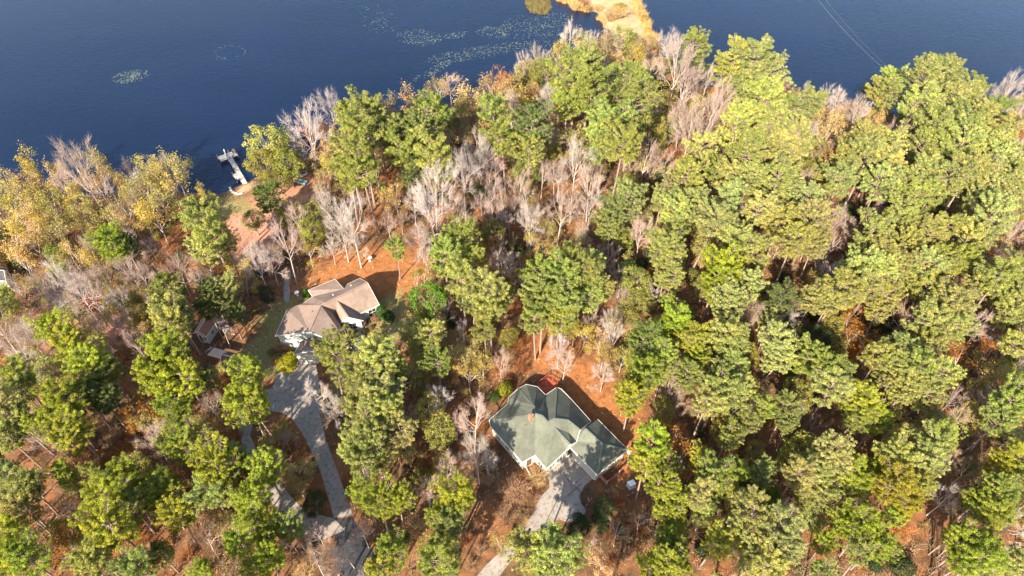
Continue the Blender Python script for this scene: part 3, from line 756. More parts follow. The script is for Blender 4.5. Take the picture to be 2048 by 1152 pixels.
# ---- tan roofed house (photo pixels measured at 9.31x from 560,540 and 4.645x from 380,500)
def c9(x, y, z): return P(560 + x / 9.31, 540 + y / 9.31, z)
def c4(x, y, z): return P(380 + x / 4.645, 500 + y / 4.645, z)
th = thing('house', 'sprawling house with pinkish tan shingle roof and pale walls in the clearing', 'house')
Vt = dict(A=c9(520, 375, 3.1), B=c9(1025, 170, 3.1), C=c9(1192, 352, 4.3), D=c9(1245, 265, 3.3), E=c9(1485, 152, 3.2), F=c9(1627, 230, 6.3), G=c9(1850, 645, 3.0), H=c9(1500, 805, 3.0),
          K=c9(1062, 578, 5.6), R0=c9(850, 612, 6.2), L=c9(762, 652, 6.0), J=c9(1275, 880, 4.9), I=c9(1550, 942, 3.0), Hc=c9(1486, 848, 3.0), J2=c9(1120, 985, 3.0),
          X=c9(440, 612, 3.0), X2=c9(605, 495, 3.1), Wn=c4(1000, 513, 3.0), W2=c4(905, 548, 3.0), O=c4(790, 798, 3.0), Mr=c4(1105, 760, 6.0))
Oq = Vt['O']; Mq = Vt['Mr']; Lq = Vt['L']
Vt['Rr'] = (2 * Mq[0] - Oq[0], 2 * Mq[1] - Oq[1] + .4, 3.0)
Vt['Rl'] = c9(1035, 830, 3.0)
faces = [('A', 'B', 'C'), ('A', 'C', 'X2'), ('X2', 'C', 'R0'), ('C', 'F', 'R0'), ('C', 'D', 'F'), ('D', 'E', 'F'), ('F', 'G', 'H'), ('F', 'H', 'K'), ('F', 'K', 'R0'), ('K', 'H', 'Hc'), ('K', 'Hc', 'I'), ('K', 'I', 'J'), ('K', 'J', 'J2'),
         ('K', 'J2', 'Rl'), ('K', 'Rl', 'R0'), ('X', 'X2', 'R0'), ('X', 'R0', 'L'), ('X', 'L', 'Wn'), ('Wn', 'L', 'Mr'), ('Wn', 'Mr', 'W2'), ('W2', 'Mr', 'O'), ('L', 'Rl', 'Rr'), ('L', 'Rr', 'Mr'), ('L', 'R0', 'Rl')]
rf2 = roof_part(th, Vt, faces, M['tan_roof'])
b = MB()
for a_, c_ in (('R0', 'F'), ('L', 'Mr'), ('K', 'J'), ('R0', 'L')):
    b.bar(Vector(Vt[a_]) + Vector((0, 0, .02)), Vector(Vt[c_]) + Vector((0, 0, .02)), 0.24, 0.05)
b.build('ridge_cap', M['tan_cap'], rf2)
for lp in (['A', 'B', 'C'], ['D', 'E', 'F', 'G', 'H'], ['Hc', 'I', 'J', 'J2'], ['X', 'X2', 'A']):
    b = MB()
    for i in range(len(lp) - 1):
        p_, q_ = Vt[lp[i]], Vt[lp[i + 1]]; b.bar((p_[0], p_[1], p_[2] - .08), (q_[0], q_[1], q_[2] - .08), .06, .18)
    b.build('fascia', M['trim'], th)
b = MB()
for p_, q_ in (('O', 'Mr'), ('Mr', 'Rr'), ('W2', 'O')):
    A_, B_ = Vt[p_], Vt[q_]; b.bar((A_[0], A_[1], A_[2] - .08), (B_[0], B_[1], B_[2] - .08), .06, .18)
b.build('fascia', M['trim'], th)
out_t = [Vt[k][:2] for k in ('A', 'B', 'C', 'D', 'E', 'F', 'G', 'H', 'I', 'J2', 'Rl', 'Rr', 'O', 'W2', 'Wn', 'X', 'X2')]
tp = inset(out_t, 0.36)
b = MB(); b.slab(tp, 0, 2.92)
Oi, Ri = tp[12], tp[11]
b.poly([(Oi[0], Oi[1], 2.9), (Ri[0], Ri[1], 2.9), ((Oi[0] + Ri[0]) / 2, (Oi[1] + Ri[1]) / 2, 5.75)])
b.poly([Vt['E'], Vt['F'], (Vt['F'][0], Vt['F'][1], 2.9), (Vt['E'][0], Vt['E'][1], 2.9)]); b.poly([Vt['G'], Vt['F'], (Vt['F'][0], Vt['F'][1], 2.9), (Vt['G'][0], Vt['G'][1], 2.9)])
b.poly([Vt['J2'], Vt['J'], Vt['I']])
b.build('wall', M['grey_wall'], th)
add_windows(th, tp, [(11, [(0.25, 1.2, 0.8, 1.4, 'window'), (0.7, 1.2, 0.8, 1.4, 'window')]), (6, [(0.3, 1.5, 0.6, 1.8, 'window')]), (7, [(0.5, 1.0, 0.06, 2.1, 'door')]), (8, [(0.5, 1.6, 0.6, 1.7, 'window')]),
                     (12, [(0.3, 1.1, 0.8, 1.4, 'window'), (0.7, 1.1, 0.8, 1.4, 'window')]), (5, [(0.3, 1.2, 0.8, 1.4, 'window'), (0.7, 1.2, 0.8, 1.4, 'window')])], 3.0)
# lower wing with its own gable toward the driveway
Vw = dict(a=c4(1025, 850, 3.0), b=c4(960, 975, 3.0), c=c4(1104, 935, 4.3), d=c4(1155, 800, 4.3), e=c4(1215, 960, 3.0), f=c4(1270, 835, 3.0))
roof_part(th, Vw, [('a', 'b', 'c', 'd'), ('c', 'e', 'f', 'd')], M['tan_roof'], 'wing_roof')
b = MB()
for p_, q_ in (('a', 'b'), ('b', 'c'), ('c', 'e'), ('e', 'f')):
    A_, B_ = Vw[p_], Vw[q_]; b.bar((A_[0], A_[1], A_[2] - .08), (B_[0], B_[1], B_[2] - .08), .07, .2)
b.build('fascia', M['trim'], th)
wq = inset([Vw[k][:2] for k in 'abef'], 0.3); b = MB(); b.slab(wq, 0, 2.9)
b.poly([(wq[1][0], wq[1][1], 2.9), (wq[2][0], wq[2][1], 2.9), ((wq[1][0] + wq[2][0]) / 2, (wq[1][1] + wq[2][1]) / 2, 4.1)]); b.build('wing_wall', M['white_wall'], th)
add_windows(th, wq, [(1, [(0.5, 2.6, 0.06, 2.2, 'garage')]), (0, [(0.5, 0.9, 0.9, 1.3, 'window')])], 2.9)
for x, y, z in ((1137, 577, 5.3), (945, 737, 3.6), (1497, 333, 4.6), (1330, 420, 5.0)):
    q = c4(x, y, z); b = MB(); b.tube([(q[0], q[1], z - .3), (q[0], q[1], z + .25)], 0.08, 8); b.build('roof_vent', M['metal_dark'] if x == 1137 else M['trim'], th)

# ---- sheds, carport, small roofs
def gable_shed(t, corners, eave, ridge, roofm, wallm, along=0, over=0.25, trim=None):
    """corners: four world xy in order; ridge parallel to edge 0-1 when along = 0"""
    c = [Vector(p) for p in corners]
    if along: c = c[1:] + c[:1]
    m0 = (c[1] + c[2]) / 2; m1 = (c[3] + c[0]) / 2
    rf = MB(); V = lambda p, z: (p.x, p.y, z)
    rf.poly([V(c[0], eave), V(c[1], eave), V(m0, ridge), V(m1, ridge)]); rf.poly([V(c[2], eave), V(c[3], eave), V(m1, ridge), V(m0, ridge)])
    r = rf.build('roof', roofm, t)
    wp = [Vector(q) for q in inset([tuple(p) for p in c], over)]
    b = MB(); b.slab([tuple(p) for p in wp], 0, eave - .04)
    k = (ridge - eave) * 0.86
    for a_, b_ in ((1, 2), (3, 0)): b.poly([V(wp[a_], eave - .04), V(wp[b_], eave - .04), V((wp[a_] + wp[b_]) / 2, eave - .04 + k)])
    b.build('wall', wallm, t)
    b = MB()
    for p, q in ((c[0], c[1]), (c[2], c[3])): b.bar(V(p, eave - .05), V(q, eave - .05), .06, .14)
    for p, q in ((c[1], m0), (m0, c[2]), (c[3], m1), (m1, c[0])):
        b.bar(V(p, eave if p in (c[1], c[3]) else ridge), V(q, ridge if q in (m0, m1) else eave), .07, .1)
    b.build('trim', trim or M['trim'], t)
    b = MB(); b.bar(V(m0, ridge + .02), V(m1, ridge + .02), .2, .05); b.build('ridge_cap', M['dock_wood'], r)
    return [tuple(p) for p in wp]
def c8(x, y, z): return P(380 + x / 8.23, 620 + y / 8.23, z)
t = thing('shed', 'reddish brown gabled shed with an open lean-to, below the smaller pale walled shed', 'shed')
A = c8(480, 945, 2.5); B = c8(740, 1045, 2.5); Cc = c8(920, 765, 2.5); Dd = c8(645, 680, 2.5)
wq = gable_shed(t, [A[:2], B[:2], Cc[:2], Dd[:2]], 2.5, 4.0, M['brown_roof'], M['rust_wood'])
add_windows(t, wq, [(1, [(0.5, 1.4, 0.05, 2.0, 'door')]), (0, [(0.5, 0.9, 0.9, 0.9, 'window')])], 2.4)
q = [c8(215, 715, 2.3), c8(335, 598, 2.3), c8(610, 680, 2.45), c8(500, 800, 2.45)]
b = MB(); b.poly(q); b.poly([(p[0], p[1], p[2] - .08) for p in q][::-1])
for i in range(4):
    p_, q_ = q[i], q[(i + 1) % 4]; b.poly([p_, q_, (q_[0], q_[1], q_[2] - .08), (p_[0], p_[1], p_[2] - .08)])
b.build('lean_to_roof', M['slate_roof'], t)
for p_ in (q[0], q[1]):
    b = MB(); b.box((p_[0] + .15, p_[1] - .1, 1.1), (.12, .12, 2.2)); b.build('post', M['dark_wood'], t)
t = thing('shed', 'small shed with faded pinkish brown roof and pale walls behind two dark trunks', 'shed')
wq = gable_shed(t, [c8(60, 385, 2.4)[:2], c8(265, 440, 2.4)[:2], c8(440, 180, 2.4)[:2], c8(255, 50, 2.4)[:2]], 2.4, 3.5, M['pink_roof'], M['grey_wall'], 1)
add_windows(t, wq, [(3, [(0.35, 0.9, 0.05, 2.0, 'door'), (0.75, 0.9, 0.9, 0.9, 'window')]), (0, [(0.5, 0.9, 0.9, 0.9, 'window')])], 2.4)
t = thing('shed', 'blue grey roofed shed cut off by the left edge of the photo', 'shed')
gable_shed(t, [P(-30, 560, 2.5)[:2], P(12, 562, 2.5)[:2], P(16, 536, 2.5)[:2], P(-28, 532, 2.5)[:2]], 2.5, 3.6, M['slate_roof'], M['grey_wall'])
# red deck in the left wood
def cD(x, y, z): return P(100 + x / 9.6, 520 + y / 9.6, z)
t = thing('deck', 'rusty red deck with pale edges under bare branches in the left wood', 'deck')
q = [cD(*k, 1.0)[:2] for k in ((445, 810), (565, 1000), (740, 945), (985, 860), (1110, 700), (1050, 625), (960, 700), (720, 730))]
b = MB(); b.slab(q, 0.75, 1.0); b.build('deck_floor', M['red_wood'], t)
b = MB()
for i in range(len(q)):
    A_, B_ = q[i], q[(i + 1) % len(q)]; b.bar((A_[0], A_[1], .98), (B_[0], B_[1], .98), .14, .16)
b.build('edge_board', M['trim'], t)
b = MB()
for i in range(3, 7):
    A_, B_ = q[i], q[(i + 1) % len(q)]; b.bar((A_[0], A_[1], 1.78), (B_[0], B_[1], 1.78), .08, .06)
b.build('railing', M['red_wood'], t)
for p_ in q:
    b = MB(); b.box((p_[0], p_[1], .9), (.14, .14, 1.8)); b.build('post', M['red_wood'], t)

# ------------------------------------------------------------------ dock, boats, small things
def c7(x, y, z): return P(400 + x / 7.293, 250 + y / 7.293, z)
dz = 0.25
t = thing('dock', 'T shaped wooden boat dock reaching from the small beach into the lake', 'dock')
def planks(name, quad, z, mat, par, n):
    """planked deck: boards run across from edge 0-3 to edge 1-2"""
    b = MB(); q = [Vector(c7(x, y, z)) for x, y in quad]
    for k in range(n):
        f0 = k / n + 0.006; f1 = (k + 1) / n - 0.006; zz = 0.012 * ((k * 7) % 3)
        p = [q[0].lerp(q[1], f0), q[0].lerp(q[1], f1), q[3].lerp(q[2], f1), q[3].lerp(q[2], f0)]
        b.slab([(v.x, v.y) for v in p], z - .07, z + zz)
    return b.build(name, mat, par)
planks('walkway', ((405, 495), (628, 868), (692, 848), (468, 462)), dz, M['dock_wood'], t, 40)
planks('dock_head', ((252, 462), (512, 372), (557, 442), (300, 532)), dz + .03, M['dock_wood'], t, 30)
planks('side_platform', ((474, 722), (520, 702), (585, 785), (535, 810)), dz - .05, M['dock_wood'], t, 10)
for x, y in ((258, 462), (302, 528), (430, 488), (512, 378), (555, 440), (410, 505), (478, 470), (500, 640), (545, 600), (590, 800), (650, 775), (478, 724), (536, 806), (418, 395)):
    p_ = c7(x, y, dz); b = MB(); b.tube([(p_[0], p_[1], -2.0), (p_[0], p_[1], dz + .55)], 0.11, 7); b.build('post', M['dark_wood'], t)
A = c7(375, 450, dz + .35); B = c7(345, 355, dz + .35); b = MB(); b.bar(A, B, .24, .06); b.bar((A[0], A[1], dz), (A[0], A[1], dz + .35), .3, .3); b.build('diving_board', M['dock_wood'], t)
def chair(name, label, x, y, z, rz, mat):
    p_ = c7(x, y, z); t = thing(name, label, 'chair', (p_[0], p_[1], z), rz, None)
    b = MB(); b.box((0, 0, .42), (.6, .6, .06)); b.build('seat', mat, t)
    b = MB(); b.bar((0, .3, .42), (0, .5, 1.05), .6, .05); b.build('backrest', mat, t)
    for sx in (-.27, .27):
        for sy in (-.25, .27): b = MB(); b.box((sx, sy, .2), (.06, .06, .4)); b.build('leg', mat, t)
    for sx in (-.34, .34): b = MB(); b.box((sx, 0, .62), (.1, .65, .04)); b.build('armrest', mat, t)
    return t
chair('deck_chair', 'dark slatted chair on the right arm of the dock head', 500, 418, dz + .05, R(20), M['dark_wood'])
# reddish pier right of the dock
t = thing('pier', 'narrow rusty red wooden pier under bare branches at the shore', 'pier')
b = MB(); n = 26
a0, a1, b0, b1 = [Vector(c7(x, y, .2)) for x, y in ((1470, 70), (1660, 330), (1560, 45), (1705, 285))]
for k in range(n):
    f0 = k / n + .008; f1 = (k + 1) / n - .008; q = [a0.lerp(a1, f0), a0.lerp(a1, f1), b0.lerp(b1, f1), b0.lerp(b1, f0)]
    b.slab([(v.x, v.y) for v in q], .12, .2 + .015 * (k % 2))
b.build('boardwalk', M['rust_wood'], t)
b = MB(); b.bar(a0 + Vector((0, 0, .9)), a1 + Vector((0, 0, .9)), .1, .08); b.bar(b0 + Vector((0, 0, .9)), b1 + Vector((0, 0, .9)), .1, .08); b.build('handrail', M['rust_wood'], t)
for k in range(5):
    for u, v in ((a0, a1), (b0, b1)):
        p_ = u.lerp(v, k / 4); b = MB(); b.tube([(p_.x, p_.y, -1.8), (p_.x, p_.y, 1.1)], .09, 6); b.build('post', M['rust_wood'], t)
# beach edging: a row of pale stones, one low wall
b = MB(); g = np.random.default_rng(5)
line = [c7(x, y, 0) for x, y in ((440, 925), (455, 965), (500, 995), (560, 1015), (620, 1000))]
for i in range(len(line) - 1):
    for k in range(6):
        p_ = Vector(line[i]).lerp(Vector(line[i + 1]), k / 6); s = g.uniform(.32, .5); b.box((p_.x, p_.y, .1), (s, s * .8, s * .7), g.uniform(0, 3))
tag(b.build('stone_edging', M['stone']), 'low curved edging of pale stones round the beach beside the dock', 'edging')

def boat_hull(b, L, Wd, H, mi=0, flat=0.75):
    rings = []
    for k in range(9):
        f = k / 8; x = -L / 2 + L * f; wv = Wd / 2 * (1 - max(0, (f - .45) / .55) ** 2.2) * (0.86 + .14 * min(1, f * 5)); sh = H * (1 + .25 * max(0, f - .5))
        rings.append([(x, -wv, sh), (x, -wv * flat, .05), (x, 0, 0), (x, wv * flat, .05), (x, wv, sh)])
    b.loft(rings, mi, False)
    b.f.append(list(range(5))); b.mi.append(mi)
p0 = c7(1420, 768, 0); p1 = c7(1560, 722, 0); hd = math.atan2(p0[1] - p1[1], p0[0] - p1[0])
t = thing('watercraft', 'small white watercraft with dark grey seat pulled up on the bare ground', 'watercraft', ((p0[0] + p1[0]) / 2, (p0[1] + p1[1]) / 2, .05), hd)
L = math.dist(p0, p1) * 1.05
b = MB(); boat_hull(b, L, 1.15, .55); b.slab([(-L / 2 + .05, -.5), (L * .12, -.5), (L * .34, -.28), (L * .46, 0), (L * .34, .28), (L * .12, .5), (-L / 2 + .05, .5)], .45, .58); b.build('hull', M['white_plastic'], t)
b = MB(); b.loft([[(x, -w_, .58), (x, -w_ * .8, h_), (x, w_ * .8, h_), (x, w_, .58)] for x, w_, h_ in ((-L * .45, .3, .75), (-L * .25, .33, .95), (0, .3, .9), (L * .12, .22, .82))]); b.build('seat', M['metal_dark'], t)
b = MB(); b.loft([[(x, -w_, .56), (x, -w_ * .7, h_), (x, w_ * .7, h_), (x, w_, .56)] for x, w_, h_ in ((L * .12, .3, 1.05), (L * .25, .28, .85), (L * .42, .1, .62))]); b.build('hood', M['white_plastic'], t)
b = MB(); b.tube([(L * .12, -.4, 1.12), (L * .15, 0, 1.08), (L * .12, .4, 1.12)], .035, 6); b.build('handlebar', M['metal_dark'], t)
p0 = c7(1385, 830, 0); p1 = c7(1550, 868, 0); hd = math.atan2(p0[1] - p1[1], p0[0] - p1[0]); L = math.dist(p0, p1) * 1.05
t = thing('rowing_boat', 'little teal rowing boat with pale cross benches beside the white watercraft', 'boat', ((p0[0] + p1[0]) / 2, (p0[1] + p1[1]) / 2, .05), hd)
b = MB(); boat_hull(b, L, 1.25, .5); b.build('hull', M['teal_plastic'], t)
for x in (-.3, -.05, .2): b = MB(); b.box((L * x, 0, .42), (.24, 1.08 if x < .1 else .95, .05)); b.build('bench', M['white_plastic'], t)
b = MB()
for s in (-1, 1): b.tube([(-L / 2, s * .54, .51), (-L * .1, s * .62, .51), (L * .2, s * .52, .55), (L * .5, 0, .62)], .035, 5)
b.build('gunwale', M['white_plastic'], t)
p_ = P(1262, 972, 0)
t = thing('utility_box', 'pale grey utility box beside the trees right of the broad driveway', 'utility box', (p_[0], p_[1], 0), R(25))
b = MB(); b.box((0, 0, .5), (1.0, .8, .9)); b.box((0, 0, .03), (1.2, 1.0, .08)); b.build('cabinet', M['metal_pale'], t)
b = MB(); b.box((0, 0, .98), (1.06, .86, .06)); b.tube([(0, 0, 1.0), (0, 0, 1.04)], .3, 12); b.build('lid', M['white_plastic'], t)
# equipment screen beside the garage
q = [P(*g6(*k), 0) for k in ((1385, 390), (1470, 480), (1600, 370), (1690, 265), (1640, 215))]
t = thing('fence', 'dark low board fence around the yard corner beside the green roofed garage', 'fence')
b = MB()
for i in range(3): b.bar((q[i][0], q[i][1], .55), (q[i + 1][0], q[i + 1][1], .55), .05, .9)
b.build('board_panel', M['rust_wood'], t)
for p_ in q[:4]: b = MB(); b.box((p_[0], p_[1], .6), (.12, .12, 1.2)); b.build('post', M['dock_wood'], t)
p_ = P(1256, 916, 0)
t = thing('bird_house', 'white bird house on a post near the right corner of the green roofed garage', 'bird house', (p_[0], p_[1], 0), R(40))
b = MB(); b.box((0, 0, .7), (.14, .14, 1.4)); b.build('post', M['trim'], t)
b = MB(); b.box((0, 0, 1.6), (.36, .36, .42)); b.build('nest_box', M['white_plastic'], t)
b = MB(); b.loft([[(-.26, y, 1.8), (0, y, 2.02), (.26, y, 1.8)] for y in (-.26, .26)]); b.build('roof', M['trim'], t)
p_ = P(740, 522, 0)
t = thing('bird_bath', 'small pale bird bath on the orange straw clearing above the tan roofed house', 'bird bath', (p_[0], p_[1], 0))
b = MB(); b.tube([(0, 0, 0), (0, 0, .12), (0, 0, .2), (0, 0, .7), (0, 0, .78)], [.28, .24, .1, .09, .2], 12); b.build('pedestal', M['stone'], t)
b = MB(); b.tube([(0, 0, .76), (0, 0, .82), (0, 0, .95)], [.2, .4, .55], 16); b.build('bowl', M['white_wall'], t)
p_ = P(1068, 782, 0)
def xy4(x, y): q = P(380 + x / 4.645, 500 + y / 4.645, 0); return q
for x, y, lb, mt in ((875, 985, 'terracotta urn standing between the yellow shrub and the pale gable', 'terracotta'), (1000, 420, 'small white garden urn on the shaded lawn left of the tan roof', 'white_plastic')):
    p_ = xy4(x, y); t = thing('garden_urn', lb, 'urn', (p_[0], p_[1], 0))
    b = MB(); b.tube([(0, 0, 0), (0, 0, .1), (0, 0, .3), (0, 0, .7), (0, 0, .85)], [.22, .16, .3, .42, .36], 12); b.build('pot', M[mt], t)
    b = MB(); b.tube([(0, 0, .84), (0, 0, .88)], [.42, .42], 12); b.build('rim', M[mt], t)
# grey tarpaulin over a wood stack
p_ = xy4(705, 95); t = thing('covered_woodpile', 'grey tarpaulin covered woodpile on the pinkish bare ground', 'woodpile', (p_[0], p_[1], 0), R(25))
b = MB()
for k in range(7):
    for j in range(3): b.tube([(-1.2 + .28 * k + .14 * (j % 2), -.5, .15 + .25 * j), (-1.2 + .28 * k + .14 * (j % 2), .5, .15 + .25 * j)], .13, 7)
b.build('logs', M['dark_wood'], t)
b = MB(); b.loft([[(-1.4, -.7, .35), (-1.4, -.3, .86), (-1.4, .3, .9), (-1.4, .7, .3)], [(-.4, -.72, .3), (-.4, -.3, .9), (-.4, .3, .86), (-.4, .7, .36)], [(.9, -.7, .36), (.9, -.3, .84), (.9, .3, .9), (.9, .72, .3)]], 0, False); b.build('tarpaulin', M['metal_pale'], t)
# two overhead lines crossing the right arm of the lake
def wire(a, za, c, zc, r, label):
    A = Vector(P(*a, za)); B = Vector(P(*c, zc)); pts = []
    for k in range(25):
        f = k / 24; q = A.lerp(B, f); q.z -= 1.2 * 4 * f * (1 - f); pts.append(q)
    b = MB(); b.tube(pts, r, 5); o = b.build('power_line', M['wire'], None, tuple(A)); o.location = A
    tag(o, label, 'power line', 'overhead power lines')
wire((1778, 146), 8.0, (1610, -36), 9.0, .014, 'brighter power line over the lake, left of the pair')
wire((1790, 146), 8.0, (1626, -36), 9.0, .006, 'fainter power line over the lake, right of the pair')

# ------------------------------------------------------------------ lily pads, reeds, undergrowth (uncountable)
def pads(label, pts, rmin=.08, rmax=.23):
    n = len(pts); g = np.random.default_rng(int(pts[0][0] * 7) % 9999)
    v, f = [], []
    rr = g.uniform(rmin, rmax, n)
    an = np.arange(7) * 2 * math.pi / 7
    P3 = np.array(pts)
    x = P3[:, 0:1] + rr[:, None] * np.cos(an + g.uniform(0, 6, (n, 1))); y = P3[:, 1:2] + rr[:, None] * np.sin(an + 0 * rr[:, None]) * 1.0
    z = np.broadcast_to(WL + .015 + .02 * g.random((n, 1)), x.shape)
    me = np_mesh('lily_pads', np.stack([x, y, z], -1).reshape(-1, 3), np.arange(7 * n).reshape(n, 7))
    return tag(link('lily_pads', me, None, M['pad']), label, 'lily pads', None, 'stuff')
def blob(cx, cy, rx, ry, ang, n, clump=0.0, hole=0.0):
    g = np.random.default_rng(int(cx * 13 + cy)); out = []; ca, sa = math.cos(R(ang)), math.sin(R(ang))
    cl = [(g.normal() * .5, g.normal() * .5) for _ in range(max(1, int(clump)))] if clump else None
    tries = 0
    while len(out) < n and tries < n * 30:
        tries += 1
        if cl and g.random() < .5:
            c = cl[g.integers(0, len(cl))]; u = c[0] + g.normal() * .26; v = c[1] + g.normal() * .26
        else: u, v = g.uniform(-1, 1, 2)
        r2 = u * u + v * v
        if r2 > 1 or r2 < hole: continue
        px = cx + rx * u * ca - ry * v * sa; py = cy + rx * u * sa + ry * v * ca
        q = P(px, py, WL)
        out.append(q[:2])
    d = land([o[0] for o in out], [o[1] for o in out])
    return [o for o, k in zip(out, d) if k < -.3]
pads('dense oval patch of lily pads alone on the left of the lake', blob(262, 153, 38, 13, -8, 330, 14))
pads('sparse broken ring of lily pads between the oval patch and the wide drift', blob(458, 105, 36, 14, -6, 38, 9, .45))
pads('patch of lily pads at the left end of the wide drift', blob(838, 75, 46, 17, 4, 300, 16))
pads('thin scatter of lily pads near the top of the lake', blob(755, 38, 45, 28, 20, 110, 10))
pads('short bar of lily pads in the middle of the wide drift', blob(912, 70, 26, 7, -8, 90, 6))
pads('loose patch of lily pads in the upper middle of the wide drift', blob(985, 66, 34, 12, 6, 190, 10))
pads('pale broad drift of lily pads nearest the inlet', blob(1075, 50, 75, 28, -6, 620, 24))
pads('lily pads scattered off the tip of the wooded point', blob(1105, 85, 50, 18, -20, 160, 10))
pads('long slanting drift of lily pads along the wooded shore', blob(960, 105, 115, 13, -9, 520, 24))
pads('tail of lily pads slanting down toward the left', blob(865, 142, 45, 8, -28, 150, 8))
pads('scattered lily pads hugging the left part of the wooded shore', blob(770, 190, 55, 7, -14, 80, 6))

def blades(name, label, pts, hmin, hmax, cols, cat, per=7):
    g = np.random.default_rng(len(pts)); P3 = np.array(pts); idx = np.repeat(np.arange(len(P3)), per); n = len(idx)
    b0 = P3[idx] + np.concatenate([g.normal(size=(n, 2)) * .22, np.zeros((n, 1))], 1)
    h = g.uniform(hmin, hmax, n); d = np.stack([g.normal(size=n) * .3, g.normal(size=n) * .3, np.ones(n)], 1)
    s = np.stack([np.cos(idx * 1.7), np.sin(idx * 1.7), 0 * h], 1) * g.uniform(.03, .07, n)[:, None]
    tip = b0 + d * h[:, None]
    v = np.stack([b0 - s, b0 + s, tip + s * .25, tip - s * .25], 1).reshape(-1, 3)
    me = np_mesh(name, v, np.arange(4 * n).reshape(-1, 4), g.random(n))
    mt = NB(name + ' blades'); a = mt.n('ShaderNodeAttribute', attribute_name='v'); mt.col(mt.ramp(a.outputs['Fac'], [(i / (len(cols) - 1), c) for i, c in enumerate(cols)]))
    return tag(link(name, me, None, mt.m), label, cat, None, 'stuff')
def scatter_px(poly, n, seed, z=0.0, cond=None):
    g = np.random.default_rng(seed); pl = np.array(poly, float); out = []
    x0, y0 = pl.min(0); x1, y1 = pl.max(0)
    while len(out) < n:
        X = g.uniform(x0, x1, 4 * n); Y = g.uniform(y0, y1, 4 * n); k = inside(pl, X, Y)
        for x, y in zip(X[k], Y[k]):
            out.append(P(x, y, z))
            if len(out) >= n: break
    a = np.array(out); d = land(a[:, 0], a[:, 1]); hz = height(a[:, 0], a[:, 1]); a[:, 2] = np.maximum(hz, WL - .3)
    return a if cond is None else a[cond(d)]
rd = np.vstack([scatter_px([(1120, -30), (1165, 15), (1205, 35), (1222, 80), (1212, 86), (1190, 40), (1150, 28), (1110, 5)], 900, 3, 0, lambda d: d > -.7),
                scatter_px([(1272, -10), (1300, 40), (1322, 100), (1300, 100), (1285, 50), (1262, 0)], 700, 4, 0, lambda d: d > -.7)])
blades('reeds', 'tan and orange reeds fringing the sandy spit', rd, .5, 1.7, [(.46, .24, .08), (.58, .34, .13), (.40, .28, .08)], 'reeds')
rb = scatter_px([(1050, -15), (1100, -15), (1102, 18), (1090, 27), (1065, 24), (1052, 12)], 800, 6, 0)
rb[:, 2] = WL - .1
blades('reeds', 'dark olive brown island of reeds off the sandy spit', rb, .3, .9, [(.12, .09, .03), (.20, .15, .05), (.15, .13, .05)], 'reeds')

# ------------------------------------------------------------------ trees, read off the photograph tile by tile (tile pixel = 2.925 x photo pixel)
TILES = {}
TILES[(0, 0)] = """
Ay 190,970,95 / At 300,1045,95 / Al 60,1095,85 / Bp 450,965,115 / Al 560,965,85 / At 620,1065,90 / Bp 745,930,65 / At 480,1110,90 / Ay 870,985,105 / At 955,890,60 / Al 1010,975,90 / Al 860,1090,100 / Ay 985,1085,90
Bw 1092,900,75 / Ay 1190,1125,45 / At 740,1060,80 / At 170,1095,90 / Bp 380,1060,80
Gg 1580,850,125 / Gy 1540,960,100 / Gg 1680,960,105 / Gy 1620,1040,70 / Gg 1500,920,70 / Bw 1630,720,50 / Bw 1790,740,110 / At 1720,850,70 / Bw 1950,640,85 / At 1890,880,80 / Ay 1935,960,70 / Al 1890,1040,60 / Pd 1560,1165,72"""
TILES[(674, 0)] = """
Pg 60,700,85 / Pg 165,690,105 / Pg 150,830,105 / Pg 80,920,105 / Pd 250,790,75 / Pg 370,790,95 / Pg 555,690,105 / Pg 500,810,95 / Pg 545,910,100 / Pg 390,910,90 / Pg 180,1010,110 / Pg 60,1030,85 / Pd 470,1000,80 / Pg 590,1000,80 / Gg 390,1075,60
At 290,615,60 / At 460,600,85 / At 760,560,105 / Al 790,655,80 / At 950,530,105 / At 1020,600,80 / Ay 1115,600,75 / Al 1090,450,75 / Gg 1215,420,85 / Al 1300,290,75 / Al 1450,280,90 / Al 1440,360,80 / Al 1560,320,85 / Ay 1790,325,85 / At 1650,350,70
Pg 920,720,105 / Pg 1400,500,125 / Pg 1480,420,105 / Pg 1520,540,105 / Pg 1350,620,85 / Pg 1700,500,120 / Pg 1730,620,110 / Pg 1630,610,80 / Pg 1570,780,125 / Pg 1640,870,105 / Pg 1520,870,85 / Pd 1115,780,105 / Pg 985,830,90 / Pg 1130,870,80 / Gg 1110,1010,85 / Gg 1690,240,80 / Ay 1900,590,85 / Al 1985,545,60 / Pg 1750,730,70
Bw 1360,205,75 / Bw 1470,260,55 / Bw 1165,310,55 / Bw 1100,365,45 / Bw 1055,430,55 / Bw 1250,545,65 / Bw 835,900,115 / Bw 735,1010,90 / Bp 880,980,70 / Bw 555,1100,130 / Bw 1390,940,90 / Bp 1490,975,70 / Bp 1480,1085,85 / Bp 1800,930,85 / Bp 1725,960,60 / Bp 1920,950,75 / Bw 1945,265,80 / Bp 1985,400,95 / Bp 1840,400,60 / Bp 2020,690,80 / Bp 1300,1010,65 / Bp 1200,1000,50 / Bp 1060,1090,70 / Bp 910,1115,75 / Bw 1010,600,60 / Bw 1215,560,50
Al 1345,790,85 / Ay 700,960,50 / Al 1180,950,55 / Al 1780,800,50 / Al 1700,1110,65 / At 1250,730,60 / Al 1030,690,60 / At 640,860,60"""
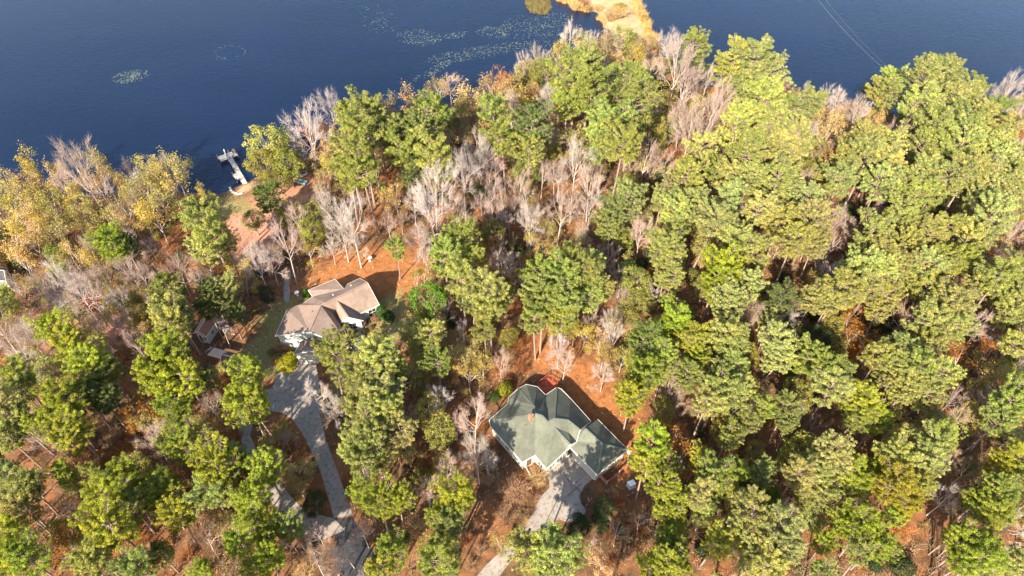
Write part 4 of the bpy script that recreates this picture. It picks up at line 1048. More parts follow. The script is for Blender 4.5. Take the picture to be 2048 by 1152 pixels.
TILES[(1348, 0)] = """
Bw 40,225,65 / Bp 70,450,95 / Bp 110,700,115 / Bp 60,640,80 / Bp 220,625,85 / Bp 265,560,80 / Bp 310,660,50 / Pg 125,330,90 / Po 345,370,95 / Po 490,370,105 / Po 550,450,90 / Po 425,460,85 / Po 370,520,70 / Po 270,430,75 / Po 500,610,110 / Po 390,760,110 / Po 560,720,105 / Pg 700,640,100 / Po 810,610,70 / Po 720,860,110 / Po 620,880,95
Ao 640,550,50 / At 720,560,55 / At 830,720,70 / At 920,740,75 / At 1180,700,65 / At 990,740,55 / At 955,680,50 / Ao 1890,690,75 / Ay 830,650,45
Bw 770,500,35 / Bw 905,560,60 / Bw 945,600,65 / Bw 1080,640,70 / Bp 1010,640,50 / Bp 1320,810,90 / Bp 1385,860,50 / Bw 1940,540,95 / Bw 2020,640,60 / Bw 1800,570,45 / Bw 2000,880,55 / Bp 765,1040,65 / Bp 1870,800,45
Po 1280,475,80 / Po 1185,530,65 / Pg 1250,570,75 / Po 1430,510,95 / Po 1580,460,110 / Po 1700,530,80 / Po 1500,620,105 / Po 1620,620,105 / Po 1400,630,95 / Po 1550,740,105 / Po 1420,730,80 / Po 1665,740,100 / Pg 1850,650,75 / Po 1780,710,80 / Po 1950,750,80 / Po 1110,850,90 / Po 1210,880,85 / Po 1000,920,80 / Po 1110,950,105 / Po 1235,970,95 / Po 1560,870,105 / Po 1680,880,105 / Po 1800,900,105 / Po 1910,970,95 / Po 1990,1030,95 / Po 1480,1030,105 / Po 1335,1060,95 / Po 1600,1050,105 / Po 1710,1010,105 / Po 1800,1090,95 / Po 1200,1080,95 / Po 960,1070,95 / Po 160,900,95 / Pg 60,1040,95 / Po 325,1050,85 / Po 430,1070,85 / Po 430,930,95 / Po 600,1090,105 / Pg 235,1000,65 / At 700,985,70 / Po 1900,1110,85 / Po 2020,940,80 / Po 1450,900,75 / Po 850,1010,50"""
TILES[(0, 380)] = """
Ay 60,60,85 / At 150,110,100 / Al 300,80,90 / Ay 420,60,85 / Ay 60,260,100 / At 190,300,100 / Al 330,230,85 / At 110,400,90 / Ay 240,180,80 / Al 480,130,85 / Al 560,390,80 / Al 410,370,70 / Al 480,220,65 / Al 640,160,70 / Al 700,100,70 / Ay 890,130,115 / Al 930,40,80 / Ay 865,210,55 / Al 730,40,60 / Ay 1190,25,40
Pv 660,325,95 / Pd 765,335,60 / Pg 1200,170,95 / Pg 1240,260,105 / Po 1180,340,80 / Po 1320,320,65 / Gg 1480,175,65 / Pg 1520,70,85 / Gy 1720,150,85 / Gg 1830,150,80 / Gg 1820,240,70 / Gg 1650,110,50 / Ay 1350,390,65 / Ay 1400,490,75 / Ay 1800,345,65 / Ao 1730,330,40
Bw 340,520,95 / Bw 430,560,100 / Bp 520,600,95 / Bp 220,550,80 / Bp 90,560,80 / Bp 520,340,55 / Bp 600,520,75 / Bw 150,830,85 / Bp 110,910,85 / Bp 300,640,65 / Bp 490,630,60 / Bw 700,640,75 / Bp 750,460,70 / Bp 840,510,70 / Bp 560,790,80 / Bp 940,490,60 / Bp 1060,440,60 / Bw 1205,420,75 / Bp 1150,520,55 / Bw 1510,440,75 / Bp 1660,320,90 / Bp 1570,400,65 / Bw 1985,200,105 / Bw 1930,320,65 / Bp 710,790,75 / Bp 790,880,80 / Bw 1290,800,45 / Bp 640,960,55
Al 560,470,65 / Al 640,560,65 / At 700,520,55 / Al 650,740,65 / Al 600,870,75 / Al 730,700,60 / At 540,860,55 / Al 250,970,75 / At 100,720,75 / Al 60,790,60 / At 870,600,60 / At 440,850,55
Pv 350,800,85 / Pv 400,890,80 / Pv 420,960,85 / Pv 520,1050,100 / Pd 640,1080,85 / Pv 80,1090,85 / Pg 30,650,75 / Pg 1000,580,80 / Po 1010,690,90 / Po 1060,750,85 / Po 1010,840,85 / Pd 1240,610,60 / Po 1330,600,60 / Pd 1330,690,60 / Pd 1210,680,65 / Pd 1400,730,45 / Pv 1010,960,110 / Pv 960,1060,110 / Pv 1100,1060,105 / Pv 1480,1100,100 / Po 1250,1110,55 / Pg 1930,965,105 / Gd 1560,610,55"""
TILES[(674, 380)] = """
Pg 680,300,95 / Pg 640,400,85 / Pg 790,440,85 / Po 740,530,95 / Po 850,580,105 / Pg 780,650,75 / Pg 900,700,95 / Pg 870,800,75 / Pg 970,650,65 / Gg 900,260,75 / Gv 540,650,115
Pg 1330,420,85 / Pg 1180,500,85 / Pg 1160,590,85 / Pg 1300,530,95 / Pg 1420,520,95 / Po 1510,480,80 / Po 1530,560,75 / Pg 1200,690,90 / Pg 1330,650,95 / Pg 1440,640,75 / Pg 1170,770,75 / Pg 1300,740,75 / Po 1680,60,95 / Pg 1640,150,95 / Pg 1620,235,75 / Pg 1890,350,100 / Po 1930,450,80 / Po 1960,540,80 / Gg 1740,550,90 / Gg 1770,650,85 / Pv 1920,760,90 / Pv 2000,860,70 / Po 1960,150,90 / Po 1890,70,80 / Pg 1940,980,85 / Pv 1790,1040,95 / Pv 1740,1095,80 / Pd 1790,900,85 / Gy 1740,990,65 / Pg 1900,1065,65
Gg 500,950,100 / Gg 460,850,85 / Po 560,880,85 / Po 240,1000,115 / Pg 340,1050,85 / Pg 150,1090,115 / Po 290,900,60 / Pg 590,1020,75
Al 720,960,80 / At 790,920,75 / Al 850,1000,75 / Al 770,1065,85 / At 700,1050,60 / Ay 1390,800,75 / Ay 1450,830,65 / Al 1640,800,85 / Al 1730,760,65 / Al 1560,940,75 / Al 1260,810,55 / Al 460,520,50 / Al 500,480,50 / Al 1070,410,60 / Al 1130,300,60 / Al 1220,330,65 / Al 1040,500,50 / Al 1710,430,55 / Al 1790,160,55 / Al 1030,300,45 / At 1590,1010,55 / Al 1670,960,65
Bw 560,100,125 / Bw 440,60,65 / Bw 80,180,110 / Bw 110,300,60 / Bp 300,200,50 / Bp 370,170,35 / Bw 490,270,80 / Bw 520,370,55 / Bp 700,130,70 / Bp 850,80,70 / Bp 1040,70,55 / Bw 1140,150,90 / Bp 1300,130,85 / Bp 1370,80,60 / Bw 1480,100,70 / Bp 1420,230,60 / Bp 1780,240,85 / Bp 1660,520,60 / Bp 1690,620,55 / Bp 1500,760,60 / Bw 1620,850,75 / Bw 1300,900,75 / Bp 1330,1000,75 / Bw 1560,1060,75 / Bp 960,1020,60 / Bw 740,830,45 / Bp 1950,1125,75 / Bw 300,880,45 / Bp 920,150,60 / Bp 770,200,60
Pg 340,350,50"""
TILES[(1348, 380)] = """
Po 100,80,105 / Po 180,180,100 / Po 60,200,80 / Po 330,100,95 / Po 500,130,90 / Po 620,200,95 / Po 560,50,95 / Po 760,60,95 / Po 800,170,95 / Po 700,290,95 / Po 330,330,95 / Po 440,390,90 / Po 680,360,70 / Po 820,330,75 / Po 1300,170,105 / Po 1390,210,80 / Pg 1150,300,100 / Po 1210,400,90 / Po 1070,390,65 / Po 1320,330,75 / Po 1450,270,85 / Po 1560,250,95 / Po 1700,300,85 / Po 1800,280,85 / Pg 1560,400,85 / Po 1490,460,85 / Pg 1680,420,85 / Po 1850,160,100 / Po 1950,80,95 / Po 1760,90,90 / Po 1500,50,90 / Po 1380,60,95 / Pg 1900,520,105 / Pg 2000,500,90 / Po 1790,530,80 / Po 1990,650,90 / Po 1930,730,80 / Po 940,560,105 / Po 1050,480,100 / Po 1170,490,85 / Po 1100,570,85 / Po 900,640,85 / Po 800,650,75 / Po 1330,480,85 / Po 1400,550,85 / Po 1490,600,90 / Po 1560,690,105 / Po 1500,770,95 / Po 1650,650,75 / Po 1620,800,85 / Po 1420,800,80 / Po 1480,900,80 / Po 1200,720,65 / Po 1240,650,70 / Po 1990,880,80
Pv 280,470,110 / Pv 230,560,90 / Gv 60,740,70 / Py 100,890,95 / Pv 120,970,70 / Po 340,690,95 / Po 430,600,85 / Pd 600,650,85 / Po 270,850,100 / Po 340,920,80 / Po 320,1050,95 / Po 230,1090,80 / Pg 80,1090,85 / Po 620,880,95 / Po 570,960,85 / Po 560,780,65 / Pg 780,990,90 / Pg 860,1050,105 / Gg 930,920,80 / Po 970,1080,95 / Po 1180,990,85 / Po 1250,1060,85 / Po 1360,1000,80 / Po 1450,1060,95 / Po 1560,1100,80 / Po 1320,920,75
Ao 1060,820,85 / Ao 1070,690,75 / At 1000,770,60 / Al 640,260,45 / Ao 1690,970,85 / Ao 1850,950,70 / At 610,320,55 / Al 1210,900,55 / Al 1780,960,50
Bw 400,110,40 / Bw 680,120,45 / Bp 940,150,80 / Bb 930,300,75 / Bp 1000,220,55 / Bp 2010,230,60 / Bw 1930,370,55 / Bw 1340,520,35 / Bp 1880,900,50"""
TILES[(0, 758)] = """
Pv 330,150,110 / Pv 300,260,95 / Pv 430,280,95 / Pv 370,360,85 / Po 60,150,95 / Po 130,250,90 / Po 60,340,80 / Po 50,50,85 / Po 140,70,75 / Pd 500,100,95 / Pd 620,130,85 / Pv 960,60,115 / Pv 1010,140,90 / Pv 1020,215,50 / Pv 1490,110,105 / Pv 1470,190,75 / Pv 1060,380,105 / Pg 1140,440,85 / Pv 700,620,110 / Pv 610,720,105 / Pv 680,840,115 / Po 750,730,95 / Pv 600,910,75 / Pv 940,710,95 / Pv 930,640,75 / Pv 1010,810,90 / Pv 1290,540,115 / Pg 1380,500,95 / Pg 1230,650,95 / Pg 1340,660,85 / Pv 1500,690,95 / Pv 1490,800,85 / Pv 1590,840,85 / Pv 1560,930,65 / Pv 1390,950,85 / Po 80,700,95 / Po 150,620,85 / Po 60,580,80 / Po 150,780,80 / Pv 100,950,90 / Pv 60,1050,95 / Pv 190,1060,95 / Pg 500,1090,95 / Pg 570,1040,75 / Pg 840,1070,95 / Pg 770,1120,75 / Pg 930,1010,65 / Pv 1540,1070,80 / Pv 1510,1130,75 / Pv 380,580,60 / Pg 525,560,45 / Pv 1180,1140,55
Al 860,270,75 / Al 940,250,65 / At 1150,210,65 / Al 1640,300,60 / Al 1570,440,75 / Al 1700,560,85 / Al 1790,500,65 / Al 1740,610,65 / Al 1300,850,65 / Al 1240,800,55 / Al 240,500,65 / Al 1560,350,55
Bw 1830,70,80 / Bw 1930,160,85 / Bp 1660,340,55 / Bb 810,110,55 / Bb 480,500,55 / Bp 400,760,65 / Bp 1860,900,70 / Bp 1940,1080,95 / Bb 1840,1050,75 / Bp 1700,940,60
Gd 1830,730,75"""
TILES[(674, 758)] = """
Po 250,120,110 / Po 160,70,90 / Po 110,190,90 / Po 310,240,95 / Po 390,300,90 / Po 200,340,105 / Po 110,400,95 / Pg 150,500,105 / Po 240,450,70 / Al 310,420,75 / Al 420,430,60 / Pv 250,740,105 / Pv 180,690,80 / Pv 345,700,80 / Pv 700,720,110 / Pv 640,800,90 / Pv 770,750,80 / Pg 690,860,85 / Pv 300,1010,90 / Pv 260,1090,80 / Pg 600,1000,100 / Pg 560,1095,95 / Pg 650,1080,75 / Pg 1245,955,90 / Pg 1340,980,90 / Pg 1250,1085,100 / Gg 1140,1110,60 / Pg 1330,1080,80 / Pv 1850,420,100 / Pv 1800,530,85 / Pv 1910,520,75 / Pv 1900,630,85 / Pv 1970,700,75 / Pv 1910,780,65 / Pv 1975,830,65 / Pv 1930,940,70 / Pv 1930,1090,85 / Pv 1830,1115,75 / Pv 2000,1050,65 / Pv 1720,110,75 / Pv 1770,50,75
Gd 1560,770,70 / Gd 1410,890,75
Bw 620,110,85 / Bp 790,230,95 / Bp 690,250,55 / Bw 820,420,105 / Bp 640,530,70 / Bp 760,560,60 / Bp 880,470,55 / Bp 1960,130,70 / Bp 150,890,65 / Bw 60,1010,65 / Bw 150,1130,60 / Al 960,950,60
Bb 1640,900,65 / Bb 1490,940,60 / Bb 1780,830,55"""
TILES[(1348, 758)] = """
Po 250,80,110 / Po 180,150,85 / Po 390,90,85 / Po 900,50,105 / Po 1340,60,85 / Po 1450,90,75 / Gv 340,270,80 / Pg 420,250,65 / Pg 300,370,65 / Pg 530,210,65 / Pg 650,190,75 / Pg 680,280,55 / Pv 1110,150,100 / Pg 1040,230,75 / Pv 1180,250,70 / Po 850,450,100 / Po 800,540,95 / Po 700,560,85 / Po 910,560,85 / Po 850,650,75 / Pg 530,560,65 / Pg 200,580,90 / Pv 280,620,75 / Pv 370,570,65 / Po 160,690,85 / Po 180,790,65 / Pv 130,460,65 / Gv 560,680,55 / Gv 580,750,55 / Po 470,810,105 / Po 400,890,85 / Po 600,900,105 / Po 480,990,85 / Po 650,980,95 / Po 570,1090,95 / Po 440,1090,65 / Pv 230,950,90 / Pv 1080,580,90 / Pv 1140,520,65 / Py 1280,630,100 / Py 1340,740,80 / Pv 1260,800,65 / Po 1290,480,90 / Po 1480,400,85 / Pg 1530,330,75 / Po 1430,490,85 / Pg 1410,610,75 / Pv 1120,870,100 / Pv 1010,850,75 / Pv 1210,840,85 / Pv 1180,960,85 / Pg 1100,1040,75 / Pv 870,960,60 / Pg 860,1110,65 / Pg 1950,190,105 / Pg 1870,240,85 / Pv 2010,90,75 / Py 1980,490,95 / Py 1900,510,75 / Pg 2000,590,80 / Pg 1840,650,80 / Pv 1790,720,85 / Pv 1860,790,85 / Pg 1900,700,70 / Pv 1700,970,95 / Pv 1770,1040,95 / Pv 1660,1070,85 / Pg 1840,990,55 / Pg 1620,910,55 / Po 1990,1090,80 / Pv 30,700,55 / Pv 20,890,65 / Pv 40,1125,60 / Pg 740,690,55
Al 1310,190,65 / Al 1290,280,50 / Bb 820,260,75 / Bb 30,70,65 / Bp 1640,90,60 / Bw 1470,370,55 / Bb 1660,470,65 / Bp 1640,960,45 / Bb 1700,540,55"""
# low shrubs and twiggy brush seen one by one in the clearings (photo pixels, radius in px)
LOW = """
Kb 1030,985,30 / Kt 1075,955,22 / Kb 1010,1030,24 / Kb 1055,1000,22 / Kb 975,960,16 / Kt 1045,1035,20 / Kb 955,935,18 / Ko 985,905,14
Ko 1000,735,22 / Kb 1015,715,20 / Ko 1030,690,18 / Kb 985,700,18 / Ko 1050,740,10 / Kb 960,770,16 / Ko 955,850,18 / Kb 940,815,16 / Ko 930,890,16 / Kb 915,930,18
Sy 1012,778,19 / So 1018,759,10 / Sg 990,794,12
Sd 1150,860,0
Ko 1240,1000,14 / Kb 1225,985,12 / Ko 1210,1010,12 / Kb 1255,1030,16 / Sd 1200,1045,22 / Sd 1160,1040,18 / Sd 1240,1060,16
Kt 1235,22,30 / Kt 1222,30,18 / St 1240,18,16 / St 1296,60,9 / St 1302,80,8 / St 1290,35,9 / Kt 1198,12,12 / Kt 1150,8,12 / St 1175,14,8 / Ko 1306,92,10 / Kt 1283,12,10
Sg 330,470,5 / Sl 300,500,10 / Sd 260,470,14 / Kb 365,425,12 / Sd 375,480,8
Sd 495,335,0
Sl 545,705,10 / Sd 590,700,8 / So 552,722,7 / Kb 560,695,12
Kb 720,650,12 / So 708,655,8 / Kb 700,640,10 / Sd 730,662,7 / Sl 742,655,6 / Sd 738,640,6
Sd 520,545,12 / Kb 500,580,14 / Sl 510,620,12 / Kb 480,640,14 / Sd 530,590,10 / Kb 545,570,10
Ko 460,725,14 / Ko 470,765,18 / Ko 455,790,18 / Kb 440,810,20 / Ko 480,800,12 / Ko 440,760,16 / Kb 380,790,18 / Kt 400,830,20 / Ko 440,850,22 / Ko 470,870,18
Kb 560,870,18 / Ko 580,890,16 / Kb 545,860,14 / Ko 600,910,16 / Kt 560,910,16 / Kb 620,950,14 / So 625,1000,12 / So 640,1015,8 / Ko 655,1010,8
Kb 265,840,18 / Kb 230,870,20 / Ko 245,900,20 / Ko 210,920,18 / Ko 160,920,20 / Ko 270,900,14 / Kb 190,940,16 / Ko 180,980,14 / Kb 140,1000,18 / Ko 130,1040,16
Ko 370,980,18 / Ko 280,1080,20 / Kb 260,1050,18 / Ko 330,1090,16 / Ko 370,1110,20 / Kb 420,1100,18 / Ko 150,1090,14 / Kb 350,1020,14
Kb 260,700,20 / Ko 230,720,20 / Kb 280,740,18 / Ko 320,700,14 / Kb 200,690,16 / Kb 130,700,18 / Kt 180,640,14 / Kt 260,640,16 / Kb 60,620,16 / Kb 40,590,16
Kb 320,560,14 / Ko 300,600,14 / Kb 360,580,16 / Kt 420,560,12 / Kb 390,540,12 / Ko 450,530,12 / Kb 270,560,14
Kb 640,420,14 / Kb 600,470,14 / Kt 560,500,14 / Kb 690,440,14 / Ko 740,440,12 / Kb 800,440,16 / Kb 850,460,14 / Ko 820,420,14 / Kb 900,420,16 / Kt 960,440,14 / Kb 1010,430,18 / Kb 1090,440,16 / Ko 1130,420,14 / Kb 1220,450,14 / Kb 1260,430,12 / Ko 1290,480,14
Sd 1000,490,20 / Sd 1040,500,16 / Sl 1060,470,14 / Sd 1250,500,20 / Sd 1280,530,16 / Sd 1230,480,14 / Sl 1210,500,12 / Sd 900,640,20 / Sd 880,670,14 / Ko 930,660,12
Sd 1400,430,16 / Ko 1430,460,12 / Ko 1440,390,12 / Sd 1480,460,16 / Sd 1690,420,18 / Ko 1660,500,16 / Sd 1640,520,16 / Kb 1690,495,14 / Sd 1570,560,18 / Ko 1590,560,12 / Ko 1590,620,14 / Ko 1640,640,16 / Sd 1620,680,16 / Ko 1710,620,12 / Sd 1680,640,14 / Sg 1765,580,12 / Sd 1830,560,14 / Ko 1850,440,12 / Sd 1920,440,16 / Ko 1790,640,14 / Sd 1720,660,14 / Ko 1960,720,18 / Ko 1990,680,14 / Kb 1970,660,16 / Sd 2010,740,14 / Ko 1880,780,16 / Ko 1910,820,18 / Kb 1930,850,16 / Sd 1960,790,14 / Ko 1850,800,14
Kb 1380,820,18 / Kb 1370,880,16 / Sd 1400,860,14 / Kb 1350,940,18 / Kb 1330,1050,16 / Kb 1300,1090,18 / Ko 1280,1060,14 / Kb 1250,1110,18 / Ko 1220,1130,16 / Kb 1380,1060,20 / Sd 1400,1100,16 / Kb 1440,1080,16 / Kb 1520,890,16 / Ko 1540,920,16 / Kb 1500,920,14 / Ko 1610,1030,14 / Sd 1640,1010,16 / Kb 1620,850,20 / Ko 1640,840,14 / Kb 1700,900,14 / Sd 1690,890,12 / Kb 1830,1010,18 / Sd 1840,980,16 / Ko 1860,1000,14 / Kb 1780,1110,20 / Sd 1750,1130,16 / Kb 1800,1080,16 / Sd 1920,940,16 / Kb 1900,920,16 / Sd 1990,1010,18 / Kb 2000,880,14
Kb 700,1000,14 / Ko 690,960,12 / Kb 740,1130,14 / Kb 660,1100,18 / Sd 620,1090,16 / Kb 580,1120,18 / Ko 560,1090,14 / Kb 960,1100,16 / Ko 930,1080,18 / Kb 940,1130,16 / Ko 880,1000,16 / Ko 900,960,16 / Kb 860,930,14
Kt 1290,620,14 / Kb 1270,650,14 / Ko 1310,640,12 / Kb 1230,690,14 / Sl 1330,600,14 / Kt 1180,680,12 / Kt 1330,700,14 / Kb 1310,760,14"""

ROOFS = [np.array(q, float) for q in (
    [(978, 838), (1015, 790), (1060, 765), (1110, 770), (1130, 775), (1190, 845), (1256, 900), (1195, 955), (1130, 905), (1090, 945), (1045, 920)],
    [(548, 672), (575, 610), (620, 578), (672, 556), (740, 552), (762, 605), (760, 625), (730, 645), (680, 645), (620, 690), (590, 700)],
    [(385, 665), (412, 625), (450, 645), (440, 680), (395, 700)], [(410, 700), (425, 690), (495, 710), (475, 755), (435, 740)])]
PHEIGHT = {'P': 17.0, 'G': 10.5, 'B': 13.5, 'A': 10.5, 'K': 2.4, 'S': 2.0}
trees = []      # kind, colour, x, y, proto index, sxy, sz, px, py
def add(kind, col, px, py, rpx, force=False, hs=1.0, low=False):
    g = rng
    cands = PROTO[kind]; vi = int(g.integers(0, len(cands))); pr = cands[vi]
    H = PHEIGHT[kind] * hs; jit = g.uniform(0.9, 1.1)
    for _ in range(3):                     # a wide crown stands on a tall tree, a narrow one on a lower tree
        zc = pr['cz'] * H / pr['H']; x, y, _z = P(px, py, zc); Rw = rpx * Q(x, y, zc)[2] / F; s = Rw / pr['R']
        H = max(0.9, min(3.4, Rw * 1.35)) if kind in 'KS' else PHEIGHT[kind] * hs * jit * min(1.2, max(0.55, s ** 0.8))
    d = float(land([x], [y])[0])
    if d < -0.8:                       # would stand in the water: bring the foot back to the bank
        for st in np.arange(0.5, 14, 0.5):
            best = min(((x + st * math.cos(a), y + st * math.sin(a)) for a in np.linspace(0, 6.28, 16)), key=lambda q: -float(land([q[0]], [q[1]])[0]))
            if float(land([best[0]], [best[1]])[0]) > 0.2: x, y = best; break
    gz = float(height([x], [y])[0])
    trees.append([kind, col, x, y, vi, Rw / pr['R'], H / pr['H'], gz, px, py, rpx])
n_skip = 0
SCALE = {'P': 1.07, 'G': 1.12, 'B': 1.12, 'A': 1.14}
occ = {k: [] for k in 'PGBAKS'}
for (ox, oy), txt in TILES.items():
    for it in txt.replace('\n', '/').split('/'):
        it = it.strip()
        if not it: continue
        kc, xyz = it.split(); cx, cy, r = (float(v) for v in xyz.split(','))
        px, py, r = ox + cx / 2.925, oy + cy / 2.925, r / 2.925
        k, c = kc[0], kc[1]
        if k == 'G' and c == 'v': k, c = 'G', 'v'
        lim = {'P': 1.13, 'G': 0.7, 'B': 0.6, 'A': 0.62}[k]
        big = k == 'P' and ox > 1300 and oy < 700
        if k == 'P': lim = 0.92 if big else 0.86
        if any(math.hypot(px - a, py - b) < lim * (r + q) / 2 for a, b, q in occ[k]): n_skip += 1; continue
        occ[k].append((px, py, r))
        add(k, c, px, py, r * (1.02 if big else SCALE[k]), hs=1.22 if k == 'B' and r > 30 else 1.0)
add('P', 'g', 1098, 1122, 43, hs=1.3)      # the tall pine whose shadow lies over the garage roof
add('P', 'g', 1066, 1096, 37, hs=1.1)
add('P', 'v', 528, 930, 31); add('P', 'g', 585, 1052, 27)
CC[('G', 'v')] = ((0.15, 0.25, 0.025), 'vivid green')
for it in LOW.replace('\n', '/').split('/'):
    it = it.strip()
    if not it: continue
    kc, xyz = it.split(); px, py, r = (float(v) for v in xyz.split(','))
    if r <= 0: continue
    add(kc[0], kc[1], px, py, r * 1.05, low=True)
# the wood between the trees read off the photo: smaller trees wherever the floor would lie open
CLEAR = [W2(q) for q in ([(480, 655), (560, 545), (640, 505), (760, 465), (860, 500), (850, 600), (830, 650), (760, 735), (690, 800), (700, 1060), (640, 1090), (540, 1040), (470, 850), (480, 760), (400, 700)],
                         [(965, 840), (1000, 770), (1060, 650), (1150, 690), (1300, 830), (1310, 970), (1220, 1070), (1090, 1160), (900, 1180), (960, 1000)],
                         [(390, 420), (500, 355), (640, 335), (650, 400), (560, 480), (500, 560), (400, 520), (300, 500)],
                         [(1100, -60), (1240, -60), (1330, 110), (1210, 90)], [(375, 610), (480, 620), (500, 760), (380, 760)], [(640, 1030), (760, 1040), (820, 1220), (660, 1220)])]
fx = rng.uniform(-175, 175, 14000); fy = rng.uniform(34, 178, 14000)
ld = land(fx, fy); used = [(t[2], t[3]) for t in trees if t[0] in 'PGBA']
added = 0
cnt0 = {k: sum(1 for t in trees if t[0] == k) for k in 'PGBAKS'}
for x, y, d in zip(fx, fy, ld):
    if d < 1.5 or added >= 720: continue
    if any(inside(c, np.array([x]), np.array([y]))[0] or dist(c, np.array([x]), np.array([y]))[0] < 1.0 for c in CLEAR): continue
    if min((x - a) ** 2 + (y - b) ** 2 for a, b in used) < 2.3 ** 2: continue
    px, py, zz = Q(x, y, 6.0)
    if not (-60 < px < 2108 and 60 < py < 1230): continue
    right = px > 1250 or py > 850
    k = rng.choice(['A', 'B', 'G', 'K', 'S'], p=[.23, .19, .2, .16, .22] if right else [.28, .34, .08, .16, .14])
    if cnt0.get(k, 0) >= 296: continue
    cnt0[k] = cnt0.get(k, 0) + 1
    c = {'A': rng.choice(['l', 't', 'l', 'o']), 'B': rng.choice(['p', 'b', 'p', 'w']), 'G': rng.choice(['g', 'l', 'l', 'd', 'y']), 'K': rng.choice(['b', 'o', 't']), 'S': rng.choice(['l', 'l', 'o', 'g', 'd'])}[k]
    pr_i = int(rng.integers(0, len(PROTO[k]))); pr = PROTO[k][pr_i]; sv = rng.uniform(.7, 1.25)
    H = {'A': 8.5, 'B': 10.0, 'G': 8.0, 'K': 2.6, 'S': 2.8}[k] * sv; Rw = {'A': 2.6, 'B': 2.4, 'G': 2.3, 'K': 2.1, 'S': 2.0}[k] * sv * rng.uniform(.85, 1.15)
    a, b, zz = Q(x, y, H * .6)
    trees.append([k, c, x, y, pr_i, Rw / pr['R'], H / pr['H'], float(height([x], [y])[0]), a, b, Rw * F / zz]); used.append((x, y)); added += 1

# labels: colour and kind, nearest landmark, direction from it, rank by distance
LM = [('green roofed house', 1110, 850), ('tan roofed house', 660, 620), ('brown shed', 450, 720), ('boat dock', 465, 330), ('sandy spit', 1250, 45), ('power line end', 1785, 146), ('red deck', 180, 605),
      ('street', 715, 1090), ('left shore end', 30, 400), ('right edge middle', 2040, 576), ('bottom right corner', 2040, 1140), ('bottom left corner', 10, 1140), ('left edge middle', 10, 720),
      ('yellow shrub', 575, 730), ('broad driveway', 1120, 990), ('looping driveway', 570, 880), ('round green tree', 854, 602), ('photo centre', 1130, 480), ('utility box', 1262, 972), ('rusty pier', 625, 275), ('bird bath', 740, 522), ('upper right edge', 2040, 250)]
def octant(dx, dy):
    a = math.degrees(math.atan2(-dy, dx)) % 360
    return ['right of', 'up right of', 'above', 'up left of', 'left of', 'down left of', 'below', 'down right of'][int((a + 22.5) // 45) % 8]
ORD = ['nearest', 'second nearest', 'third nearest', 'fourth nearest', 'fifth nearest', 'sixth nearest', 'seventh nearest', 'eighth nearest', 'ninth nearest', 'tenth nearest', 'eleventh nearest', 'twelfth nearest', 'thirteenth nearest']
buck = {}
for i, t in enumerate(trees):
    L = min(LM, key=lambda q: math.hypot(q[1] - t[8], q[2] - t[9])); dx, dy = t[8] - L[1], t[9] - L[2]
    buck.setdefault((t[0], t[1], L[0], octant(dx, dy)), []).append((math.hypot(dx, dy), i))
labels = {}
for (k, c, ln, oc_), L in buck.items():
    L.sort(); word = CC[(k, c)][1]; kind = KIND[k][2]
    for j, (_, i) in enumerate(L):
        labels[i] = f"{word} {kind} {oc_} the {ln}" + (f", {ORD[min(j, 12)]} of its kind" if len(L) > 1 else '')
def place(kind, col, x, y, vi, sxy, sz, gz, label, rot, jit):
    nm, cat, word, grp = KIND[kind]; pr = PROTO[kind][vi]
    root = thing(nm, label, cat, (x, y, gz - 0.06), rot, 'pale olive pines of the wood' if (kind, col) == ('P', 'o') else 'green pines of the wood' if kind == 'P' else grp); root.scale = (sxy, sxy, sz); root.rotation_euler = (rng.normal() * .035, rng.normal() * .035, rot)
    if kind in 'KS': root.scale = (sxy, sxy, sz)
    base = CC[(kind, col)][0]
    cj = tuple(max(0.005, b * j) for b, j in zip(base, jit))
    for part in ('trunk', 'crown'):
        me = pr[part]; o = bpy.data.objects.new(me.name.split('.')[0], me); COL.objects.link(o); o.parent = root
        o.color = (*cj, 1)
        if kind == 'K' and part == 'crown': o.color = (cj[0] * 1.0, cj[1] * .95, cj[2] * .9, 1)
    return root
for i, (k, c, x, y, vi, sxy, sz, gz, px, py, rp) in enumerate(trees):
    br = rng.uniform(.84, 1.18); jit = (br * rng.uniform(.9, 1.12), br * rng.uniform(.95, 1.05), br * rng.uniform(.8, 1.2)) if k in 'PGAS' else (br, br * rng.uniform(.96, 1.03), br * rng.uniform(.94, 1.05))
    place(k, c, x, y, vi, sxy, sz, gz, labels[i], rng.uniform(0, 6.28), jit)

# pines just below the frame: their shadows reach the garage roof and the drives
for q, (x, y, wd) in enumerate(((9.5, 24, 'right of the broad driveway'), (-27, 24, 'at the street'), (-37, 26, 'left of the street'), (24, 24, 'toward the right'))):
    place('P', 'g', x, y, q, 1.0, 1.0, 0.0, f'mid green pine just below the photo, {wd}', q * 1.3, (1, 1, 1))

# garden shrubs with shapes of their own
def cone_shrub(name, label, px, py, h, r, col, prof):
    x, y, _ = P(px, py, 0); g = np.random.default_rng(int(px)); n = 1500
    t = g.random(n) ** .9; a = g.uniform(0, 6.28, n); rr = r * np.array([prof(q) for q in t]) * g.uniform(.8, 1.03, n)
    c = np.stack([rr * np.cos(a), rr * np.sin(a), .05 + t * h], 1)
    nr = unit(np.stack([np.cos(a), np.sin(a), .35 + 0 * a], 1) + g.normal(size=(n, 3)) * .45)
    v, f = leaves(c, nr, g.uniform(.07, .13, n), g.uniform(.05, .08, n), g)
    me = np_mesh('leaves', v, f, np.clip(.5 + .2 * g.normal(size=n), 0, 1)); me.materials.append(M['leaf'])
    st = cat_mesh('stems', [tubes([(0, 0, 0)], [(0, 0, h * .85)], [.07], [.02], 5)]); st.materials.append(M['pine_bark'])
    root = thing(name, label, 'shrub', (x, y, 0))
    for q in (st, me): o = link(q.name.split('.')[0], q, root); o.color = (*col, 1)
    return root
